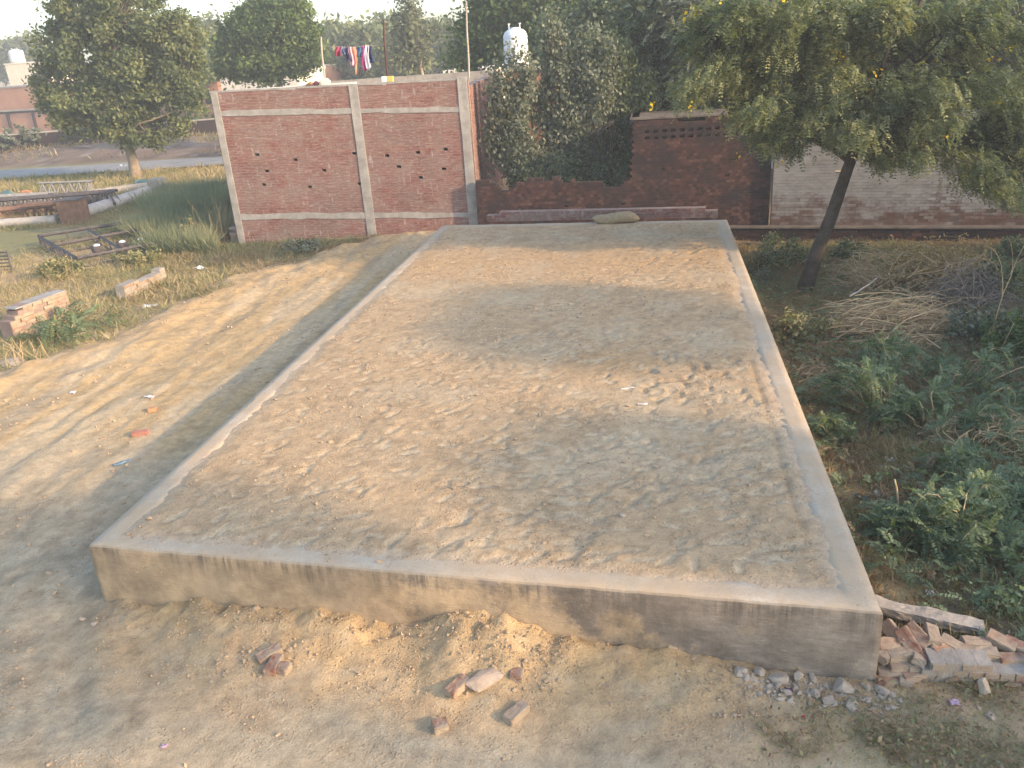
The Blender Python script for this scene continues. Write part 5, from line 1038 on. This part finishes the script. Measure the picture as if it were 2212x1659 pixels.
# ------------------------------------------------------------------ scrap yard at the left
def pipe(a, b, rad, label, mat='pipe', za=None, zb_=None):
    p, q = gp(*a, za or rad), gp(*b, zb_ or rad); o = q-p; n = 14; V, Fq = tubes([(np.array([p*0, o*.002, o*.02, o*.5, o*.98, o*.998, o]), np.array([rad*.02, rad*.95, rad, rad*.99, rad, rad*.95, rad*.02]))], n)
    return tag(link('concrete_pole', mesh('concrete_pole', V, Fq, mat=M[mat], smooth=True), loc=p), label, 'pole')
pipe((170, 463), (338, 408), .23, 'thick mauve-grey concrete pole lying slantwise to the dark block'); pipe((25, 436), (232, 428), .17, 'pale blue-white pole lying under the steel trusses', za=.45, zb_=.4); pipe((-10, 484), (122, 474), .17, 'short cream pole lying nearest, left of the rusty box'); pipe((190, 420), (330, 402), .2, 'dull brown pole lying behind the slanting one', 'cementD')
def truss(p, q, h, n, w, label, mat='steel', dep=.5, tilt=0):
    """lattice girder: four chords with zigzag webs"""
    p, q = np.array(p), np.array(q); d_ = q-p; L_ = np.linalg.norm(d_); u = d_/L_; s_ = np.array([-u[1], u[0], 0]); t = empty('lattice_truss', tuple(p), label, 'truss'); w = w*1.6; up_ = np.array([0, 0, 1.])*math.cos(tilt)+s_*math.sin(tilt)
    P = [bar(o1+o2, o1+o2+d_, w) for o1 in (s_*0, s_*dep) for o2 in (up_*0, up_*h)]; V, Fq = tubes(P, 4); link('chord', mesh('chord', V, Fq, mat=M[mat]), t); P = []
    for k in range(n):
        a_, b_ = d_*k/n, d_*(k+1)/n; 
        for o1 in (s_*0, s_*dep): P += [bar(a_+o1, (a_+b_)/2+o1+up_*h, w*.75), bar((a_+b_)/2+o1+up_*h, b_+o1, w*.75)]
        P += [bar(a_+up_*h, a_+up_*h+s_*dep, w*.7), bar(a_, a_+s_*dep, w*.7)]
    V, Fq = tubes(P, 4); link('web', mesh('web', V, Fq, mat=M[mat]), t); return t
def P3(px, py, z_): return gp(px, py, z_)
truss(P3(84, 422, .35), P3(201, 418, .35), .50, 6, .035, 'pale lattice truss lying on top of the other scrap', 'steel', .12, .25); truss(P3(-30, 462, .25), P3(250, 440, .25), .45, 13, .05, 'long dark lattice truss lying across the pale pole', 'dsteel', .5); truss(P3(-30, 492, .02), P3(125, 478, .02), .6, 6, .055, 'brown lattice truss at the near left of the scrap heap', 'rust', .5, -.2); truss(P3(-30, 445, .1), P3(110, 438, .1), .35, 6, .05, 'grey lattice truss half buried at the back of the scrap heap', 'steel', .4)
g = gp(155, 486, 0); rbx = empty('rusty_box', (g[0], g[1], 0), 'rust-red steel box with a dark ribbed side at the end of the slanting pole', 'steel box', .1); link('body', boxmesh('body', [(0, .35, .42, .78, .7, .86)], M['rust'], .02), rbx)
for k in range(6): link('rib', boxmesh('rib', [(-.43, .35, .08+k*.145, .10, .66, .06)], M['dsteel'], .01), rbx)
link('lid', boxmesh('lid', [(.02, .35, .875, .84, .76, .05)], M['dsteel'], .01), rbx); link('sheet', boxmesh('sheet', [(-.9, .3, .80, 1.7, .5, .05)], M['rust'], .01), rbx)
g = gp(337, 425, 0); tag(link('concrete_block', bev(boxmesh('concrete_block', [(0, .3, .36, .55, .6, .75)], M['cementD']), .03), loc=g), 'dark square concrete block at the far end of the slanting pole', 'block')
for px_, py_, s_, m_, lb_ in ((22, 424, (.42, .3, .24), TE, 'teal sack lying at the back of the scrap heap'), (56, 421, (.28, .22, .2), OR, 'orange sack beside the teal one on the scrap heap'), (310, 398, (.25, .2, .2), TE, 'teal sack at the foot of the big tree'), (297, 398, (.12, .1, .14), BL, 'small blue bundle at the foot of the big tree')):
    g = gp(px_, py_, .3); tag(link('sack', rock_mesh('sack', s_, m_, int(px_), 6, 3, .1), loc=(g[0], g[1], .35)), lb_, 'sack')
# rectangular steel frame with posts
fA, fB_, fC, fD_ = gp(83, 510, .30), gp(167, 558, .30), gp(354, 522, .30), gp(257, 483, .30); fr_ = empty('steel_lattice', (fB_[0], fB_[1], 0), 'big rectangular black steel lattice frame lying in the weeds', 'frame'); o_ = np.array([fB_[0], fB_[1], 0]); dn = np.array([0, 0, -.26])
def side(a, b, n, lat):
    a, b = a-o_, b-o_; P = [bar(a, b, .075), bar(a+dn, b+dn, .06)]
    for k in range(n+1): c_ = a+(b-a)*k/n; P.append(bar(c_, c_+dn, .04))
    if lat:
        for k in range(n): P.append(bar(a+(b-a)*k/n, a+(b-a)*(k+1)/n+dn, .03))
    V, Fq = tubes(P, 4); link('lattice_side', mesh('lattice_side', V, Fq, mat=M['dsteel']), fr_)
side(fA, fB_, 9, True); side(fB_, fC, 4, False); side(fC, fD_, 8, False); side(fD_, fA, 3, False); mA, mB = (fA+fD_)/2+[.3, 0, 0], (fB_+fC)/2; side(mA, mB, 3, False); side(fA+(fB_-fA)*.45, fD_+(fC-fD_)*.4, 2, False)
for q_, (a_, b_) in enumerate(((213, 548), (268, 540), (308, 534))):
    g = gp(a_, b_, .1); t = empty('lamp_pot', (g[0], g[1], .08), ['black pot with white rim by the steel frame, left of three', 'largest black and white pot at the near edge of the steel frame', 'dull black pot half hidden in weeds, right of three'][q_], 'pot'); V, Fq = lathe([(0, 0), (.11, 0), (.16, .12), (.17, .24), (.15, .26)], 18); link('bowl', mesh('bowl', V, Fq, mat=M['dsteel'], smooth=True), t); V, Fq = lathe([(.10, .262), (.08, .29), (.04, .31), (0, .312)], 18); link('white_top', mesh('white_top', V, Fq, mat=M['white'], smooth=True), t)
g = gp(5, 580, .1); lad = empty('steel_grille', (g[0]-.5, g[1], 0), 'small dark steel grille cut by the left edge of the view', 'grille'); V, Fq = tubes([bar([0, 0, .05+k*.1], [.75, .05, .05+k*.1], .03) for k in range(6)]+[bar([.75, .05, 0], [.7, .1, .62], .05), bar([0, 0, 0], [0, 0, .6], .05)], 4); link('bars', mesh('bars', V, Fq, mat=M['dsteel']), lad)
stone(18, 785, (.42, .26, .09), 651, 'flat brown slab lying at the left edge below the ruined wall stub', 'darkcement' if 0 else 'stone')

# ------------------------------------------------------------------ sky, sun, haze, camera
w = bpy.data.worlds.new('World'); SC.world = w; w.use_nodes = True; t = w.node_tree; bgn = t.nodes['Background']; sky = t.nodes.new('ShaderNodeTexSky'); sky.sky_type = 'NISHITA'; sky.sun_disc = False
sky.sun_elevation = SUN_EL; sky.sun_rotation = math.atan2(SD[0], SD[1]); sky.air_density = 1.0; sky.dust_density = 2.2; sky.ozone_density = 1.0; sky.altitude = 50
t.links.new(sky.outputs[0], bgn.inputs[0]); bgn.inputs[1].default_value = .15
sl = bpy.data.lights.new('sun', 'SUN'); sl.energy = 2.0; sl.angle = math.radians(1.3); sl.color = (1, .70, .42); so = bpy.data.objects.new('sun', sl); COL.objects.link(so)
sd = Vector((SD[0]*math.cos(SUN_EL), SD[1]*math.cos(SUN_EL), math.sin(SUN_EL))); so.rotation_euler = sd.to_track_quat('Z', 'Y').to_euler(); so.location = sd*60
hz = boxmesh('haze', [(-60, 70, 6.5, 420, 240, 16)], None); m = bpy.data.materials.new('haze_air'); m.use_nodes = True; tt = m.node_tree; tt.nodes.clear(); oo = tt.nodes.new('ShaderNodeOutputMaterial'); pv = tt.nodes.new('ShaderNodeVolumePrincipled'); pv.inputs['Density'].default_value = .0022; pv.inputs['Color'].default_value = (.86, .91, .96, 1); pv.inputs['Anisotropy'].default_value = .2
tt.links.new(pv.outputs[0], oo.inputs['Volume']); hz.materials.clear(); hz.materials.append(m); tag(link('haze', hz), kind='stuff')
cam = bpy.data.cameras.new('camera'); cam.sensor_width = 36; cam.lens = 36*F/2212.; cam.clip_start = .1; cam.clip_end = 6000; co = bpy.data.objects.new('camera', cam); COL.objects.link(co); SC.camera = co
rr = r0*math.cos(RHO)+up0*math.sin(RHO)*1.0; uu = np.cross(rr, fw)
# unrolled basis -> image basis
xr = r0*math.cos(RHO)-up0*math.sin(RHO); t1 = ray(CX+1, CY)-ray(CX, CY); t2 = ray(CX, CY-1)-ray(CX, CY); xr = unit(t1); yu = unit(t2)
co.matrix_world = Matrix(((xr[0], yu[0], -fw[0], 0), (xr[1], yu[1], -fw[1], 0), (xr[2], yu[2], -fw[2], H), (0, 0, 0, 1)))
vs = SC.view_settings; vs.view_transform = 'Standard'; vs.look = 'None'; vs.exposure = 1.6; vs.gamma = 1
SC.render.engine = 'CYCLES'; SC.cycles.volume_bounces = 1; SC.cycles.max_bounces = 6; SC.cycles.transparent_max_bounces = 8
